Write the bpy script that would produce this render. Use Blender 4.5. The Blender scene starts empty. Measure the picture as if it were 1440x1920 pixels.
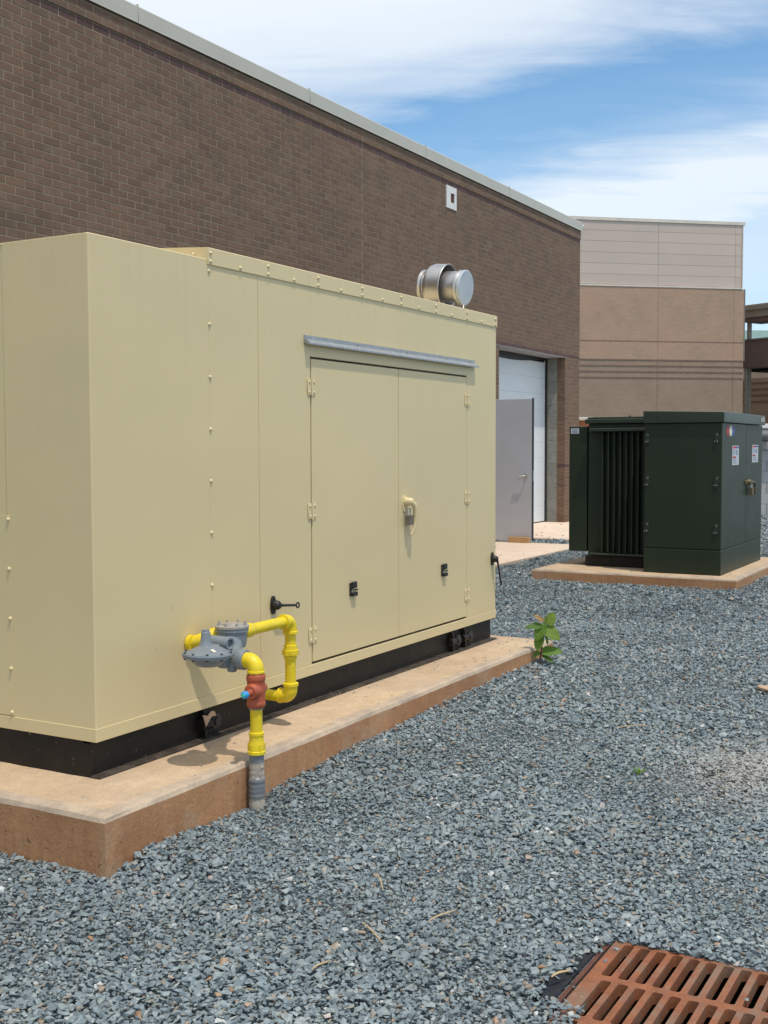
import bpy, bmesh, math, random
import numpy as np
from mathutils import Vector, Matrix
R = math.radians
random.seed(7); RNG = np.random.default_rng(11)
SC = bpy.context.scene
COL = SC.collection

# ------------------------------------------------------------------ camera
EYE = Vector((0, 0, 1.27)); F_PX = 2182.19; YAW, PITCH, ROLL = 0.5128, 0.0550, -0.0028
def camera_axes():
    f = Vector((math.cos(YAW)*math.cos(PITCH), math.sin(YAW)*math.cos(PITCH), -math.sin(PITCH)))
    r = Vector((math.sin(YAW), -math.cos(YAW), 0)); u = r.cross(f)
    return r*math.cos(ROLL)+u*math.sin(ROLL), -r*math.sin(ROLL)+u*math.cos(ROLL), f
C_R, C_U, C_F = camera_axes()
cd = bpy.data.cameras.new('camera'); cam = bpy.data.objects.new('camera', cd); COL.objects.link(cam)
cd.sensor_width = 36; cd.lens = F_PX/1920*36; cd.clip_end = 2000; cd.clip_start = .05
cam.matrix_world = Matrix(((C_R.x, C_U.x, -C_F.x, EYE.x), (C_R.y, C_U.y, -C_F.y, EYE.y), (C_R.z, C_U.z, -C_F.z, EYE.z), (0, 0, 0, 1)))
SC.camera = cam

# ------------------------------------------------------------------ light, sky, exposure
SUN_EL = R(71); SUN_H = Vector((-.44, -.90, 0)).normalized()           # horizontal direction towards the sun
sd = bpy.data.lights.new('sun', 'SUN'); sd.energy = 2.25; sd.angle = R(1.3); sd.color = (1, .92, .80)
sun = bpy.data.objects.new('sun', sd); COL.objects.link(sun)
to_sun = SUN_H*math.cos(SUN_EL)+Vector((0, 0, math.sin(SUN_EL)))
sun.rotation_euler = (-to_sun).to_track_quat('-Z', 'Y').to_euler(); sun.location = to_sun*60
SC.view_settings.view_transform = 'Standard'; SC.view_settings.look = 'None'
SC.view_settings.exposure = .40; SC.view_settings.gamma = 1; SC.view_settings.use_curve_mapping = False
SKY_STRENGTH = .14; CLOUD = (5.2, 5.5, 5.75)

class NT:
    """small helper for node trees"""
    def __init__(s, tree): s.t = tree; s.n = tree.nodes; s.l = tree.links
    def new(s, kind, **kw):
        x = s.n.new(kind)
        for k, v in kw.items(): setattr(x, k, v)
        return x
    def put(s, sock, v):
        if isinstance(v, bpy.types.NodeSocket): s.l.new(v, sock)
        elif v is not None: sock.default_value = v
    def m(s, op, a, b=None, c=None, clamp=False):
        x = s.new('ShaderNodeMath', operation=op, use_clamp=clamp)
        for i, v in enumerate((a, b, c)): s.put(x.inputs[i], v)
        return x.outputs[0]
    def mixc(s, f, a, b, blend='MIX'):
        x = s.new('ShaderNodeMix', data_type='RGBA', blend_type=blend); s.put(x.inputs[0], f)
        s.put(x.inputs[6], a if isinstance(a, bpy.types.NodeSocket) else (*a[:3], 1)); s.put(x.inputs[7], b if isinstance(b, bpy.types.NodeSocket) else (*b[:3], 1))
        return x.outputs[2]
    def ramp(s, f, stops, interp='LINEAR'):
        x = s.new('ShaderNodeValToRGB'); x.color_ramp.interpolation = interp; e = x.color_ramp.elements
        while len(e) < len(stops): e.new(.5)
        for i, (p, c) in enumerate(stops):
            e[i].position = p; e[i].color = (*c, 1) if hasattr(c, '__len__') else (c, c, c, 1)
        s.put(x.inputs[0], f); return x.outputs[0]
    def noise(s, vec, scale, detail=4, rough=.55, dist=0):
        x = s.new('ShaderNodeTexNoise'); x.inputs['Scale'].default_value = scale; x.inputs['Detail'].default_value = detail
        x.inputs['Roughness'].default_value = rough; x.inputs['Distortion'].default_value = dist; s.put(x.inputs['Vector'], vec); return x.outputs[0]
    def scaled(s, vec, sc):
        x = s.new('ShaderNodeMapping'); x.inputs['Scale'].default_value = sc; s.put(x.inputs['Vector'], vec); return x.outputs[0]

W = bpy.data.worlds.new('World'); SC.world = W; W.use_nodes = True
w = NT(W.node_tree); w.n.clear()
sky = w.new('ShaderNodeTexSky', sky_type='NISHITA'); sky.sun_disc = False; sky.sun_elevation = SUN_EL
sky.sun_rotation = math.atan2(SUN_H.x, SUN_H.y); sky.altitude = 200; sky.air_density = 1.0; sky.dust_density = .8; sky.ozone_density = 2.0
tc = w.new('ShaderNodeTexCoord'); sep = w.new('ShaderNodeSeparateXYZ'); w.put(sep.inputs[0], tc.outputs['Generated'])
el = w.m('DEGREES', w.m('ARCSINE', sep.outputs[2])) if False else w.m('MULTIPLY', w.m('ARCSINE', sep.outputs[2]), 57.29578)
# azimuth measured to the right of the camera heading by rotating the direction (no seam in front)
ca, sa = math.cos(YAW), math.sin(YAW)
fx = w.m('ADD', w.m('MULTIPLY', sep.outputs[0], ca), w.m('MULTIPLY', sep.outputs[1], sa))
rx = w.m('SUBTRACT', w.m('MULTIPLY', sep.outputs[0], sa), w.m('MULTIPLY', sep.outputs[1], ca))
azr = w.m('MULTIPLY', w.m('ARCTAN2', rx, fx), 57.29578)
comb = w.new('ShaderNodeCombineXYZ'); zz = w.m('ADD', sep.outputs[2], .12)
w.put(comb.inputs[0], w.m('DIVIDE', fx, zz)); w.put(comb.inputs[1], w.m('DIVIDE', rx, zz)); w.put(comb.inputs[2], 0.0)
wisp = w.noise(w.scaled(comb.outputs[0], (1.0, .55, 1)), 1.6, 7, .58, .6)
big = w.noise(comb.outputs[0], .55, 3, .5, .3)
fine = w.noise(w.scaled(comb.outputs[0], (1.6, .5, 1)), 5.0, 6, .6, .8)
s_ = w.m('SUBTRACT', el, w.m('MULTIPLY', w.m('SINE', w.m('MULTIPLY', azr, 1/57.29578)), .17*57.29578))
s_ = w.m('ADD', s_, w.m('MULTIPLY', w.m('SUBTRACT', wisp, .5), 6.0))
s_ = w.m('ADD', s_, w.m('MULTIPLY', w.m('SUBTRACT', fine, .5), 3.4))
band = w.ramp(w.m('DIVIDE', s_, 90.0), [(0/90, .5), (4.0/90, .42), (6.2/90, .55), (7.4/90, .5), (8.6/90, .80), (10.2/90, .82), (12.3/90, .22), (13.6/90, .07), (15.6/90, .03), (17.2/90, .42), (19.0/90, .76), (22/90, .88), (27/90, .90), (36/90, .8), (50/90, .7), (1, .6)])  # upper stops thicken unseen overhead cloud to raise the ambient light
patch = w.ramp(big, [(.42, 0.0), (.66, 1.0)])
high = w.ramp(w.m('DIVIDE', el, 90.0), [(24/90, 0.0), (36/90, 1.0)])
mask = w.m('MULTIPLY', band, w.m('ADD', w.m('SUBTRACT', 1.0, high), w.m('MULTIPLY', high, w.m('ADD', .55, w.m('MULTIPLY', patch, 1.4)))), clamp=True)
haze = w.mixc(1.0, sky.outputs[0], (.62, .84, .90), 'MULTIPLY')
skyc = w.mixc(mask, haze, CLOUD)
bg = w.new('ShaderNodeBackground'); bg.inputs[1].default_value = SKY_STRENGTH; w.put(bg.inputs[0], skyc)
wo = w.new('ShaderNodeOutputWorld'); w.l.new(bg.outputs[0], wo.inputs[0])

# ------------------------------------------------------------------ materials
def material(name, col, col2=None, scale=6, rough=.6, metal=0, bump=0, bscale=60, spec=.5, streak=0, island=0, objrand=0, speck=None, wave=0, coat=0, detail=5, stops=(.35, .65), grime=None, courses=0, grain=0, large=0, runs=None):
    m = bpy.data.materials.new(name); m.use_nodes = True; t = NT(m.node_tree)
    b = t.n['Principled BSDF']; pos = t.new('ShaderNodeNewGeometry')
    P = pos.outputs['Position']
    c = t.mixc(t.ramp(t.noise(P, scale, detail), [(stops[0], 0.0), (stops[1], 1.0)]), col, col2 or tuple(x*.86 for x in col))
    if island or objrand:
        oi = t.new('ShaderNodeObjectInfo')
        rnd = t.m('FRACT', t.m('ADD', pos.outputs['Random Per Island'], oi.outputs['Random']))
        k = t.m('ADD', 1-max(island, objrand), t.m('MULTIPLY', rnd, 2*max(island, objrand)))
        kc = t.new('ShaderNodeCombineColor')
        for i in range(3): t.put(kc.inputs[i], k)
        c = t.mixc(1.0, c, kc.outputs[0], 'MULTIPLY')
    if streak:
        st = t.ramp(t.noise(t.scaled(P, (26, 26, .9)), 1.0, 4), [(.45, 1.0), (.78, 1-streak)])
        c = t.mixc(1.0, c, st, 'MULTIPLY')
    if courses:     # far brick courses, too small to tell apart
        cr = t.ramp(t.noise(t.scaled(P, (3.5, 3.5, 15)), 1.0, 4, .7), [(.35, 1-courses), (.65, 1+courses*.7)]); c = t.mixc(1.0, c, cr, 'MULTIPLY')
    if grain:       # sand and pits in the cast surface
        gr = t.ramp(t.noise(P, 170, 3, .7), [(.30, 1-grain), (.70, 1+grain)]); c = t.mixc(1.0, c, gr, 'MULTIPLY')
        gb = t.ramp(t.noise(P, 26, 5, .7), [(.32, 1-grain*.9), (.68, 1+grain*.7)]); c = t.mixc(1.0, c, gb, 'MULTIPLY')
    if large:
        lg = t.ramp(t.noise(P, .55, 4), [(.3, 1-large), (.7, 1+large*.6)]); c = t.mixc(1.0, c, lg, 'MULTIPLY')
    if runs:        # dirt washed down by rain from the upper edge
        sz = t.new('ShaderNodeSeparateXYZ'); t.put(sz.inputs[0], P)
        hm = t.new('ShaderNodeMapRange'); hm.inputs[1].default_value = runs[1]; hm.inputs[2].default_value = runs[2]; t.put(hm.inputs[0], sz.outputs[2])
        rn = t.ramp(t.noise(t.scaled(P, (34, 34, .55)), 1.0, 5, .65), [(.50, 0.0), (.72, runs[3])]); c = t.mixc(t.m('MULTIPLY', rn, hm.outputs[0]), c, runs[0])
    if grime:
        g = t.ramp(t.noise(P, grime[1], 6, .65), [(grime[2], 0.0), (grime[3], grime[4])]); c = t.mixc(g, c, grime[0])
    if speck:
        sp = t.ramp(t.noise(P, speck[1], 2), [(speck[2], 0.0), (speck[2]+.03, speck[3])]); c = t.mixc(sp, c, speck[0])
    t.put(b.inputs['Base Color'], c)
    rr = t.m('ADD', rough-.06, t.m('MULTIPLY', t.noise(P, scale*2.3, 3), .12)); t.put(b.inputs['Roughness'], rr)
    b.inputs['Metallic'].default_value = metal; b.inputs['Specular IOR Level'].default_value = spec
    if coat: b.inputs['Coat Weight'].default_value = coat; b.inputs['Coat Roughness'].default_value = .15
    nrm = None
    if wave:
        bw = t.new('ShaderNodeBump'); bw.inputs['Strength'].default_value = 1; bw.inputs['Distance'].default_value = wave
        t.put(bw.inputs['Height'], t.noise(P, 2.1, 1)); nrm = bw.outputs[0]
    if bump:
        bp = t.new('ShaderNodeBump'); bp.inputs['Strength'].default_value = 1; bp.inputs['Distance'].default_value = bump
        t.put(bp.inputs['Height'], t.noise(P, bscale, 6, .6))
        if nrm: t.l.new(nrm, bp.inputs['Normal'])
        nrm = bp.outputs[0]
    if nrm: t.l.new(nrm, b.inputs['Normal'])
    return m

M = {}
M['tan'] = material('tan_paint', (.665, .54, .305), (.645, .525, .297), 1.3, .40, spec=.45, wave=.006, bump=.00006, bscale=500, speck=((.30, .24, .14), 38, .75, .35), large=.03, runs=((.42, .33, .18), 1.35, 1.93, .11))
M['tan_trim'] = material('tan_trim_paint', (.68, .56, .325), (.66, .54, .31), 3, .42, spec=.5)
M['black_steel'] = material('black_steel', (.008, .007, .0065), (.018, .013, .011), 9, .5, spec=.3, bump=.0004, bscale=120, speck=((.22, .17, .13), 60, .70, .5))
M['dusty_steel'] = material('dusty_black_steel', (.03, .024, .020), (.075, .06, .046), 18, .6, spec=.3, bump=.0006, bscale=90, speck=((.26, .20, .14), 60, .64, .7))
M['rubber'] = material('black_rubber', (.012, .012, .012), None, 20, .5)
M['galv'] = material('galvanized_steel', (.40, .415, .43), (.31, .325, .34), 60, .5, metal=.5)
M['stainless'] = material('stainless_steel', (.60, .585, .57), (.52, .50, .49), 9, .40, metal=1.0)
M['lid_steel'] = material('pale_steel', (.52, .56, .60), (.46, .50, .54), 14, .5, metal=.55)
M['padlock'] = material('laminated_padlock', (.24, .205, .185), (.17, .145, .13), 60, .5, metal=.35)
M['yellow'] = material('yellow_paint', (.79, .60, .015), (.70, .52, .014), 18, .42, bump=.0005, bscale=90, speck=((.30, .20, .06), 55, .70, .55), grime=((.50, .38, .10), 13, .58, .74, .5))
M['red'] = material('red_oxide_paint', (.42, .095, .042), (.34, .070, .034), 22, .5, bump=.0008, bscale=70, speck=((.06, .03, .03), 60, .68, .7))
M['blue'] = material('blue_plastic', (.03, .30, .70), None, 10, .35)
M['green_dot'] = material('green_plastic', (.06, .50, .35), None, 10, .35)
M['grey_paint'] = material('grey_cast_paint', (.215, .245, .275), (.175, .20, .225), 16, .40, bump=.0005, bscale=120, speck=((.10, .10, .10), 70, .72, .5), grime=((.27, .25, .22), 9, .55, .75, .5))
M['cover_metal'] = material('pale_cast_metal', (.42, .39, .36), (.33, .30, .28), 24, .45, metal=.25, bump=.0003, bscale=120)
M['bolt_metal'] = material('bolt_metal', (.45, .45, .44), None, 10, .4, metal=.7)
M['dark_bolt'] = material('dark_bolt', (.03, .03, .035), None, 10, .5)
M['casing'] = material('dirty_casing', (.42, .36, .29), (.28, .27, .27), 34, .8, bump=.002, bscale=50, grime=((.25, .10, .05), 45, .55, .7, .8), speck=((.72, .68, .6), 28, .60, .8))
M['tape'] = material('grey_pipe_tape', (.15, .165, .185), (.21, .22, .23), 22, .6, bump=.001, bscale=60)
M['dirty_white'] = material('muddy_white_pipe', (.52, .46, .37), (.34, .33, .30), 28, .8, bump=.001, bscale=60, grime=((.30, .17, .10), 26, .52, .7, .6))
M['conc_top'] = material('concrete_top', (.56, .42, .28), (.49, .35, .225), 5, .9, bump=.0024, bscale=120, large=.10, grain=.13, grime=((.42, .32, .235), 3.2, .48, .68, .6), speck=((.22, .16, .11), 75, .70, .5), streak=0)
M['conc_side'] = material('clay_stained_concrete', (.47, .245, .118), (.37, .175, .08), 2.6, .75, bump=.0025, bscale=60, streak=.14, large=.18, grain=.12, runs=((.24, .10, .045), .10, .0, .75), grime=((.44, .33, .225), 3.6, .52, .70, .65), speck=((.10, .06, .045), 58, .675, .75))
M['conc_edge'] = material('tooled_concrete_edge', (.50, .39, .285), (.36, .285, .22), 6, .85, bump=.001, bscale=120, grain=.14)
M['apron'] = material('pale_concrete', (.70, .56, .44), (.64, .50, .385), 4, .9, bump=.001, bscale=120, grain=.10, large=.08, speck=((.2, .17, .15), 30, .74, .5))
M['brick'] = material('brown_brick', (.172, .098, .062), (.140, .086, .057), 3.5, .85, large=.12, streak=.06, island=.12, objrand=.12, bump=.0015, bscale=150, detail=7, grime=((.195, .145, .095), 9, .52, .74, .7))
M['brick_dark'] = material('dark_red_brick', (.105, .048, .044), (.085, .045, .042), 5, .8, island=.2, objrand=.2, bump=.001, bscale=150)
M['mortar'] = material('mortar', (.26, .205, .148), (.215, .17, .122), 8, .95, bump=.001, bscale=120)
M['sealant'] = material('joint_sealant', (.22, .165, .115), None, 8, .7)
M['coping'] = material('grey_green_coping', (.475, .455, .39), (.445, .43, .37), 3, .4, spec=.5)
M['vent_white'] = material('white_painted_metal', (.74, .74, .74), (.66, .65, .63), 12, .5)
M['rust_dark'] = material('rusty_duct', (.13, .045, .025), (.06, .025, .018), 20, .8)
M['block'] = material('concrete_block', (.25, .25, .225), (.20, .20, .18), 14, .95, bump=.002, bscale=110, grain=.12, island=.12, objrand=.12)
M['block_grey'] = material('grey_block', (.40, .41, .42), (.34, .35, .36), 8, .95, bump=.002, bscale=90, objrand=.1, island=.1)
M['door_white'] = material('white_door_paint', (.72, .77, .81), (.69, .74, .78), 3, .5)
M['door_grey'] = material('primed_steel_door', (.455, .465, .50), (.43, .435, .465), 2.0, .5, spec=.4, grime=((.42, .35, .29), 1.6, .56, .75, .4))
M['edge_dark'] = material('dark_edge_seal', (.02, .022, .028), None, 10, .6)
M['wood'] = material('pine_wood', (.50, .31, .15), (.42, .25, .11), 30, .75, speck=((.2, .1, .05), 40, .72, .8))
M['green'] = material('dark_green_enamel', (.021, .032, .017), (.018, .028, .015), 2, .45, spec=.33, wave=.0012)
M['green_lid'] = material('dark_green_lid_enamel', (.024, .036, .020), None, 2, .4)
M['void'] = material('painted_shade_black', (.01, .009, .008), None, 4, .9)  # near-black colour stands in for deep shade in openings and under the soffit
M['sticker'] = material('white_sticker', (.55, .57, .60), (.50, .52, .56), 60, .6)
M['sticker_red'] = material('sticker_red', (.50, .035, .04), None, 20, .6)
M['sticker_blue'] = material('sticker_blue', (.06, .10, .38), None, 20, .6)
M['sticker_text'] = material('sticker_print', (.20, .24, .34), None, 20, .6)
M['cream'] = material('cream_vinyl', (.70, .66, .55), None, 20, .6)
M['brass'] = material('weathered_brass', (.20, .15, .085), (.12, .095, .06), 60, .5, metal=.5)
M['far_brick'] = material('tan_brick_far', (.40, .275, .195), (.355, .25, .18), 1.1, .9, bump=.002, bscale=14, grime=((.43, .265, .19), .5, .45, .65, .6), courses=.10)
M['far_brick_low'] = material('brown_brick_far', (.31, .225, .165), (.28, .205, .15), 1.3, .9, bump=.002, bscale=14, courses=.09)
M['far_band'] = material('dark_brick_band', (.225, .145, .11), None, 5, .9)
M['metal_panel'] = material('pinkish_metal_panel', (.52, .43, .37), (.50, .415, .36), .9, .55, objrand=.03)
M['panel_trim'] = material('pale_trim', (.66, .60, .52), None, 3, .5)
M['grey_trim'] = material('grey_trim', (.19, .165, .155), None, 3, .5)
M['soffit'] = material('beige_fascia', (.36, .32, .26), (.30, .26, .21), 2, .6)
M['teal'] = material('teal_metal_roof', (.17, .27, .255), None, 2, .75, spec=.2)
M['parapet'] = material('purple_brown_brick', (.19, .128, .115), (.165, .112, .10), 4, .9, bump=.002, bscale=14)
M['red_brick'] = material('orange_red_brick', (.42, .17, .085), (.36, .14, .07), 5, .9)
M['pipe_grey'] = material('dull_grey_pipe', (.15, .15, .155), None, 5, .5, metal=.3)
M['iron'] = material('rusty_cast_iron', (.27, .092, .036), (.20, .072, .033), 16, .75, bump=.0014, bscale=90, grain=.16, grime=((.19, .135, .095), 7, .47, .64, .8), speck=((.34, .29, .24), 90, .68, .5))
M['fabric'] = material('black_geotextile', (.05, .055, .065), (.03, .033, .04), 18, .5, bump=.002, bscale=60)
M['straw'] = material('dry_straw', (.50, .36, .20), None, 30, .8)
M['card'] = material('brown_cardboard', (.50, .34, .22), (.42, .28, .18), 20, .85)
M['stem'] = material('brown_stem', (.10, .05, .03), None, 30, .7)

def leaf_material():
    m = bpy.data.materials.new('broad_green_leaf'); m.use_nodes = True; t = NT(m.node_tree); b = t.n['Principled BSDF']
    oi = t.new('ShaderNodeObjectInfo'); g = t.new('ShaderNodeNewGeometry')
    c = t.ramp(t.m('ADD', t.m('MULTIPLY', oi.outputs['Random'], .7), t.m('MULTIPLY', t.noise(g.outputs['Position'], 40, 3), .3)), [(0, (.055, .15, .022)), (.55, (.12, .23, .025)), (1, (.18, .25, .028))])
    t.put(b.inputs['Base Color'], c); b.inputs['Roughness'].default_value = .6
    tr = t.new('ShaderNodeBsdfTranslucent'); t.put(tr.inputs[0], t.mixc(.5, c, (.20, .30, .03)))
    mx = t.new('ShaderNodeMixShader'); mx.inputs[0].default_value = .35; t.l.new(b.outputs[0], mx.inputs[1]); t.l.new(tr.outputs[0], mx.inputs[2])
    t.l.new(mx.outputs[0], t.n['Material Output'].inputs[0]); return m
M['leaf'] = leaf_material()
M['young_leaf'] = material('reddish_young_leaf', (.30, .17, .05), None, 40, .5)

def gravel_material(ground=False):
    m = bpy.data.materials.new('slate_gravel_bed' if ground else 'slate_gravel'); m.use_nodes = True; t = NT(m.node_tree); b = t.n['Principled BSDF']
    g = t.new('ShaderNodeNewGeometry'); P = g.outputs['Position']
    if ground:
        v = t.new('ShaderNodeTexVoronoi'); v.inputs['Scale'].default_value = 55; t.put(v.inputs['Vector'], P)
        rs = t.new('ShaderNodeSeparateColor'); t.put(rs.inputs[0], v.outputs['Color']); r = rs.outputs[0]
    else: r = g.outputs['Random Per Island']
    c = t.ramp(r, [(0, (.112, .147, .168)), (.25, (.158, .202, .226)), (.5, (.190, .236, .258)), (.72, (.222, .267, .282)), (.90, (.265, .298, .300)), (.952, (.25, .235, .20)), (.966, (.25, .18, .125)), (.972, (.30, .27, .22)), (.980, (.32, .17, .08)), (.990, (.40, .42, .42)), (1, (.52, .54, .54))], 'LINEAR')
    mott = t.ramp(t.noise(P, 90, 3), [(.3, .78), (.7, 1.18)]); c = t.mixc(1.0, c, mott, 'MULTIPLY')
    lg = t.ramp(t.noise(P, 1.1, 3), [(.3, .86), (.7, 1.10)]); c = t.mixc(1.0, c, lg, 'MULTIPLY')
    # a patch of sandy dust that was spilled on the stones
    sp = t.new('ShaderNodeSeparateXYZ'); t.put(sp.inputs[0], P)
    dx = t.m('DIVIDE', t.m('SUBTRACT', sp.outputs[0], 4.62), .62); dy = t.m('DIVIDE', t.m('SUBTRACT', sp.outputs[1], .95), .36)
    dist = t.m('SQRT', t.m('ADD', t.m('MULTIPLY', dx, dx), t.m('MULTIPLY', dy, dy)))
    dust = t.m('MULTIPLY', t.m('SUBTRACT', t.m('ADD', 1.05, t.m('MULTIPLY', t.noise(P, 6, 5), .5)), t.m('ADD', dist, .25)), .75, clamp=True)
    c = t.mixc(t.m('MULTIPLY', dust, .8), c, (.40, .36, .32))
    t.put(b.inputs['Base Color'], c); b.inputs['Roughness'].default_value = .55; b.inputs['Specular IOR Level'].default_value = .5
    if ground:
        bp = t.new('ShaderNodeBump'); bp.inputs['Distance'].default_value = .02; t.put(bp.inputs['Height'], v.outputs['Distance']); t.l.new(bp.outputs[0], b.inputs['Normal'])
    return m
M['gravel'] = gravel_material(); M['bed'] = gravel_material(True)

# ------------------------------------------------------------------ mesh helpers
def origin_of(p):
    v = Vector((0, 0, 0))
    while p: v += p.location; p = p.parent
    return v
def finish(name, bm, m, parent=None, smooth=None, local=False, kind=None, label=None):
    """links a bmesh (written in world coordinates unless local) as one object"""
    me = bpy.data.meshes.new(name)
    if not local and parent:
        bmesh.ops.translate(bm, verts=bm.verts, vec=-origin_of(parent))
    bmesh.ops.recalc_face_normals(bm, faces=bm.faces)
    bm.to_mesh(me); bm.free()
    for x in (m if isinstance(m, (list, tuple)) else [m]): me.materials.append(M[x])
    if smooth is not None:
        me.shade_smooth(); me.set_sharp_from_angle(angle=R(smooth))
    o = bpy.data.objects.new(name, me); COL.objects.link(o)
    if parent: o.parent = parent
    if kind: o['kind'] = kind
    if label: o['label'] = label
    return o
def inst(name, me, loc, parent=None, rot=(0, 0, 0), scale=(1, 1, 1), local=False):
    o = bpy.data.objects.new(name, me); COL.objects.link(o)
    if parent:
        o.parent = parent
        o.location = Vector(loc) - (Vector((0, 0, 0)) if local else origin_of(parent))
    else: o.location = loc
    o.rotation_euler = rot; o.scale = scale; return o
def thing(name, label, cat, loc, rotz=0, group=None):
    o = bpy.data.objects.new(name, None); COL.objects.link(o); o.location = loc; o.rotation_euler = (0, 0, rotz); o.empty_display_size = .1
    o['label'] = label; o['category'] = cat
    if group: o['group'] = group
    return o
def tag(o, label, cat, group=None):
    o['label'] = label; o['category'] = cat
    if group: o['group'] = group
    return o
def B(): return bmesh.new()
def box(bm, x0, x1, y0, y1, z0, z1, bev=0, seg=1, mi=0):
    t = bmesh.new() if bev else bm
    vs = [t.verts.new((x, y, z)) for x in (x0, x1) for y in (y0, y1) for z in (z0, z1)]
    fs = [t.faces.new([vs[i] for i in q]) for q in ((0, 1, 3, 2), (4, 6, 7, 5), (0, 4, 5, 1), (2, 3, 7, 6), (0, 2, 6, 4), (1, 5, 7, 3))]
    for f in fs: f.material_index = mi
    if bev:
        bmesh.ops.bevel(t, geom=list(t.edges), offset=bev, segments=seg, affect='EDGES', profile=.5)
        for f in t.faces: f.material_index = mi
        merge(bm, t)
    return bm
def merge(bm, t, mat=None):
    me = bpy.data.meshes.new('tmp'); t.to_mesh(me); t.free()
    if mat: me.transform(mat)
    bm.from_mesh(me); bpy.data.meshes.remove(me)
def frame(d):
    d = Vector(d).normalized(); a = Vector((0, 0, 1)) if abs(d.z) < .9 else Vector((1, 0, 0))
    u = d.cross(a).normalized(); return u, d.cross(u).normalized(), d
def lathe(bm, p0, axis, prof, n=24, caps=True, mi=0):
    """prof: list of (distance along axis, radius)"""
    u, v, d = frame(axis); p0 = Vector(p0); rings = []
    for h, r in prof:
        rings.append([bm.verts.new(p0+d*h+(u*math.cos(2*math.pi*i/n)+v*math.sin(2*math.pi*i/n))*r) for i in range(n)])
    for a, b in zip(rings, rings[1:]):
        for i in range(n):
            f = bm.faces.new((a[i], a[(i+1) % n], b[(i+1) % n], b[i])); f.material_index = mi
    if caps:
        for rg in (rings[0], rings[-1]):
            f = bm.faces.new(rg); f.material_index = mi
    return bm
def tube(bm, pts, r, n=14, caps=True):
    pts = [Vector(p) for p in pts]; rs = r if hasattr(r, '__len__') else [r]*len(pts); rings = []; u = None
    for i, p in enumerate(pts):
        d = (pts[min(i+1, len(pts)-1)]-pts[max(i-1, 0)]).normalized()
        if u is None: u = frame(d)[0]
        u = (u-d*u.dot(d)).normalized(); v = d.cross(u)
        rings.append([bm.verts.new(p+(u*math.cos(2*math.pi*k/n)+v*math.sin(2*math.pi*k/n))*rs[i]) for k in range(n)])
    for a, b in zip(rings, rings[1:]):
        for k in range(n): bm.faces.new((a[k], a[(k+1) % n], b[(k+1) % n], b[k]))
    if caps: bm.faces.new(rings[0]); bm.faces.new(rings[-1])
    return bm
def arc(c, a, b, r, n=8):
    """quarter turn around c from direction a to direction b"""
    c, a, b = Vector(c), Vector(a), Vector(b)
    return [c+(a*math.cos(t)+b*math.sin(t))*r for t in [math.pi/2*i/n for i in range(n+1)]]
def prism(bm, pts, y0, y1, axis='y', mi=0):
    """polygon in the plane across the axis, extruded between y0 and y1"""
    mk = {'y': lambda a, b, h: (a, h, b), 'x': lambda a, b, h: (h, a, b), 'z': lambda a, b, h: (a, b, h)}[axis]
    lo = [bm.verts.new(mk(a, b, y0)) for a, b in pts]; hi = [bm.verts.new(mk(a, b, y1)) for a, b in pts]; n = len(pts)
    fs = [bm.faces.new(lo), bm.faces.new(hi)]+[bm.faces.new((lo[i], lo[(i+1) % n], hi[(i+1) % n], hi[i])) for i in range(n)]
    for f in fs: f.material_index = mi
    return bm
def pixel(p):
    v = Vector(p)-EYE; z = v.dot(C_F)
    return (720+F_PX*v.dot(C_R)/z, 960-F_PX*v.dot(C_U)/z, z)
def np_mesh(name, V, Fc, m, kind=None, parent=None):
    """V (n,3), Fc (k,3) triangles"""
    me = bpy.data.meshes.new(name); me.vertices.add(len(V)); me.vertices.foreach_set('co', V.astype(np.float32).ravel())
    me.loops.add(Fc.size); me.loops.foreach_set('vertex_index', Fc.astype(np.int32).ravel())
    me.polygons.add(len(Fc)); me.polygons.foreach_set('loop_start', np.arange(0, Fc.size, 3, dtype=np.int32))
    me.update(calc_edges=True); me.shade_flat(); me.materials.append(M[m])
    o = bpy.data.objects.new(name, me); COL.objects.link(o)
    if kind: o['kind'] = kind
    if parent: o.parent = parent
    return o

# ================================================================== the setting
X0, X1, YG = 2.848, 6.092, 2.699                 # generator housing: near end, far end, long face
PX0, PX1, PY, PZ = 2.560, 6.224, 2.398, .1733    # its pad
YW, XW = 6.815, 18.85                            # brick wall face and corner
WID = 4.02                                       # back face of the housing

def heap(x, y):
    """the stones lie heaped against the generator pad"""
    f = np.interp(x, [2.45, 2.60, 2.74, 2.97, 3.26, 3.49, 4.0, 4.65, 5.5, 6.0, 6.5, 7.4, 8.6], [-.012, -.012, .026, .012, .008, .036, .058, .072, .085, .085, .07, .03, 0])
    d = np.maximum(0, PY-y); return f*np.exp(-(d/.55)**2)*np.exp(-(np.maximum(0, y-4.5)/.6)**2)
bm = B(); S = 400
hx0, hx1, hy0, hy1 = 2.20, 2.85, .32, .925          # opening in the ground under the drain grate
xs = [-S, -20, 0, hx0]+list(np.linspace(2.4, 2.8, 6))+[hx1]+list(np.linspace(2.97, 9, 40))+[20, S]
ys = [-S, -20, hy0, hy1]+list(np.linspace(1.0, 2.6, 17))+list(np.linspace(2.9, 7, 14))+[20, S]
gv = [[bm.verts.new((x, y, -.012+float(heap(x, y)))) for y in ys] for x in xs]
for i in range(len(xs)-1):
    for j in range(len(ys)-1):
        if not (hx0 <= xs[i] < hx1 and ys[j] == hy0): bm.faces.new((gv[i][j], gv[i+1][j], gv[i+1][j+1], gv[i][j+1]))
finish('ground', bm, 'bed', kind='structure')

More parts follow.
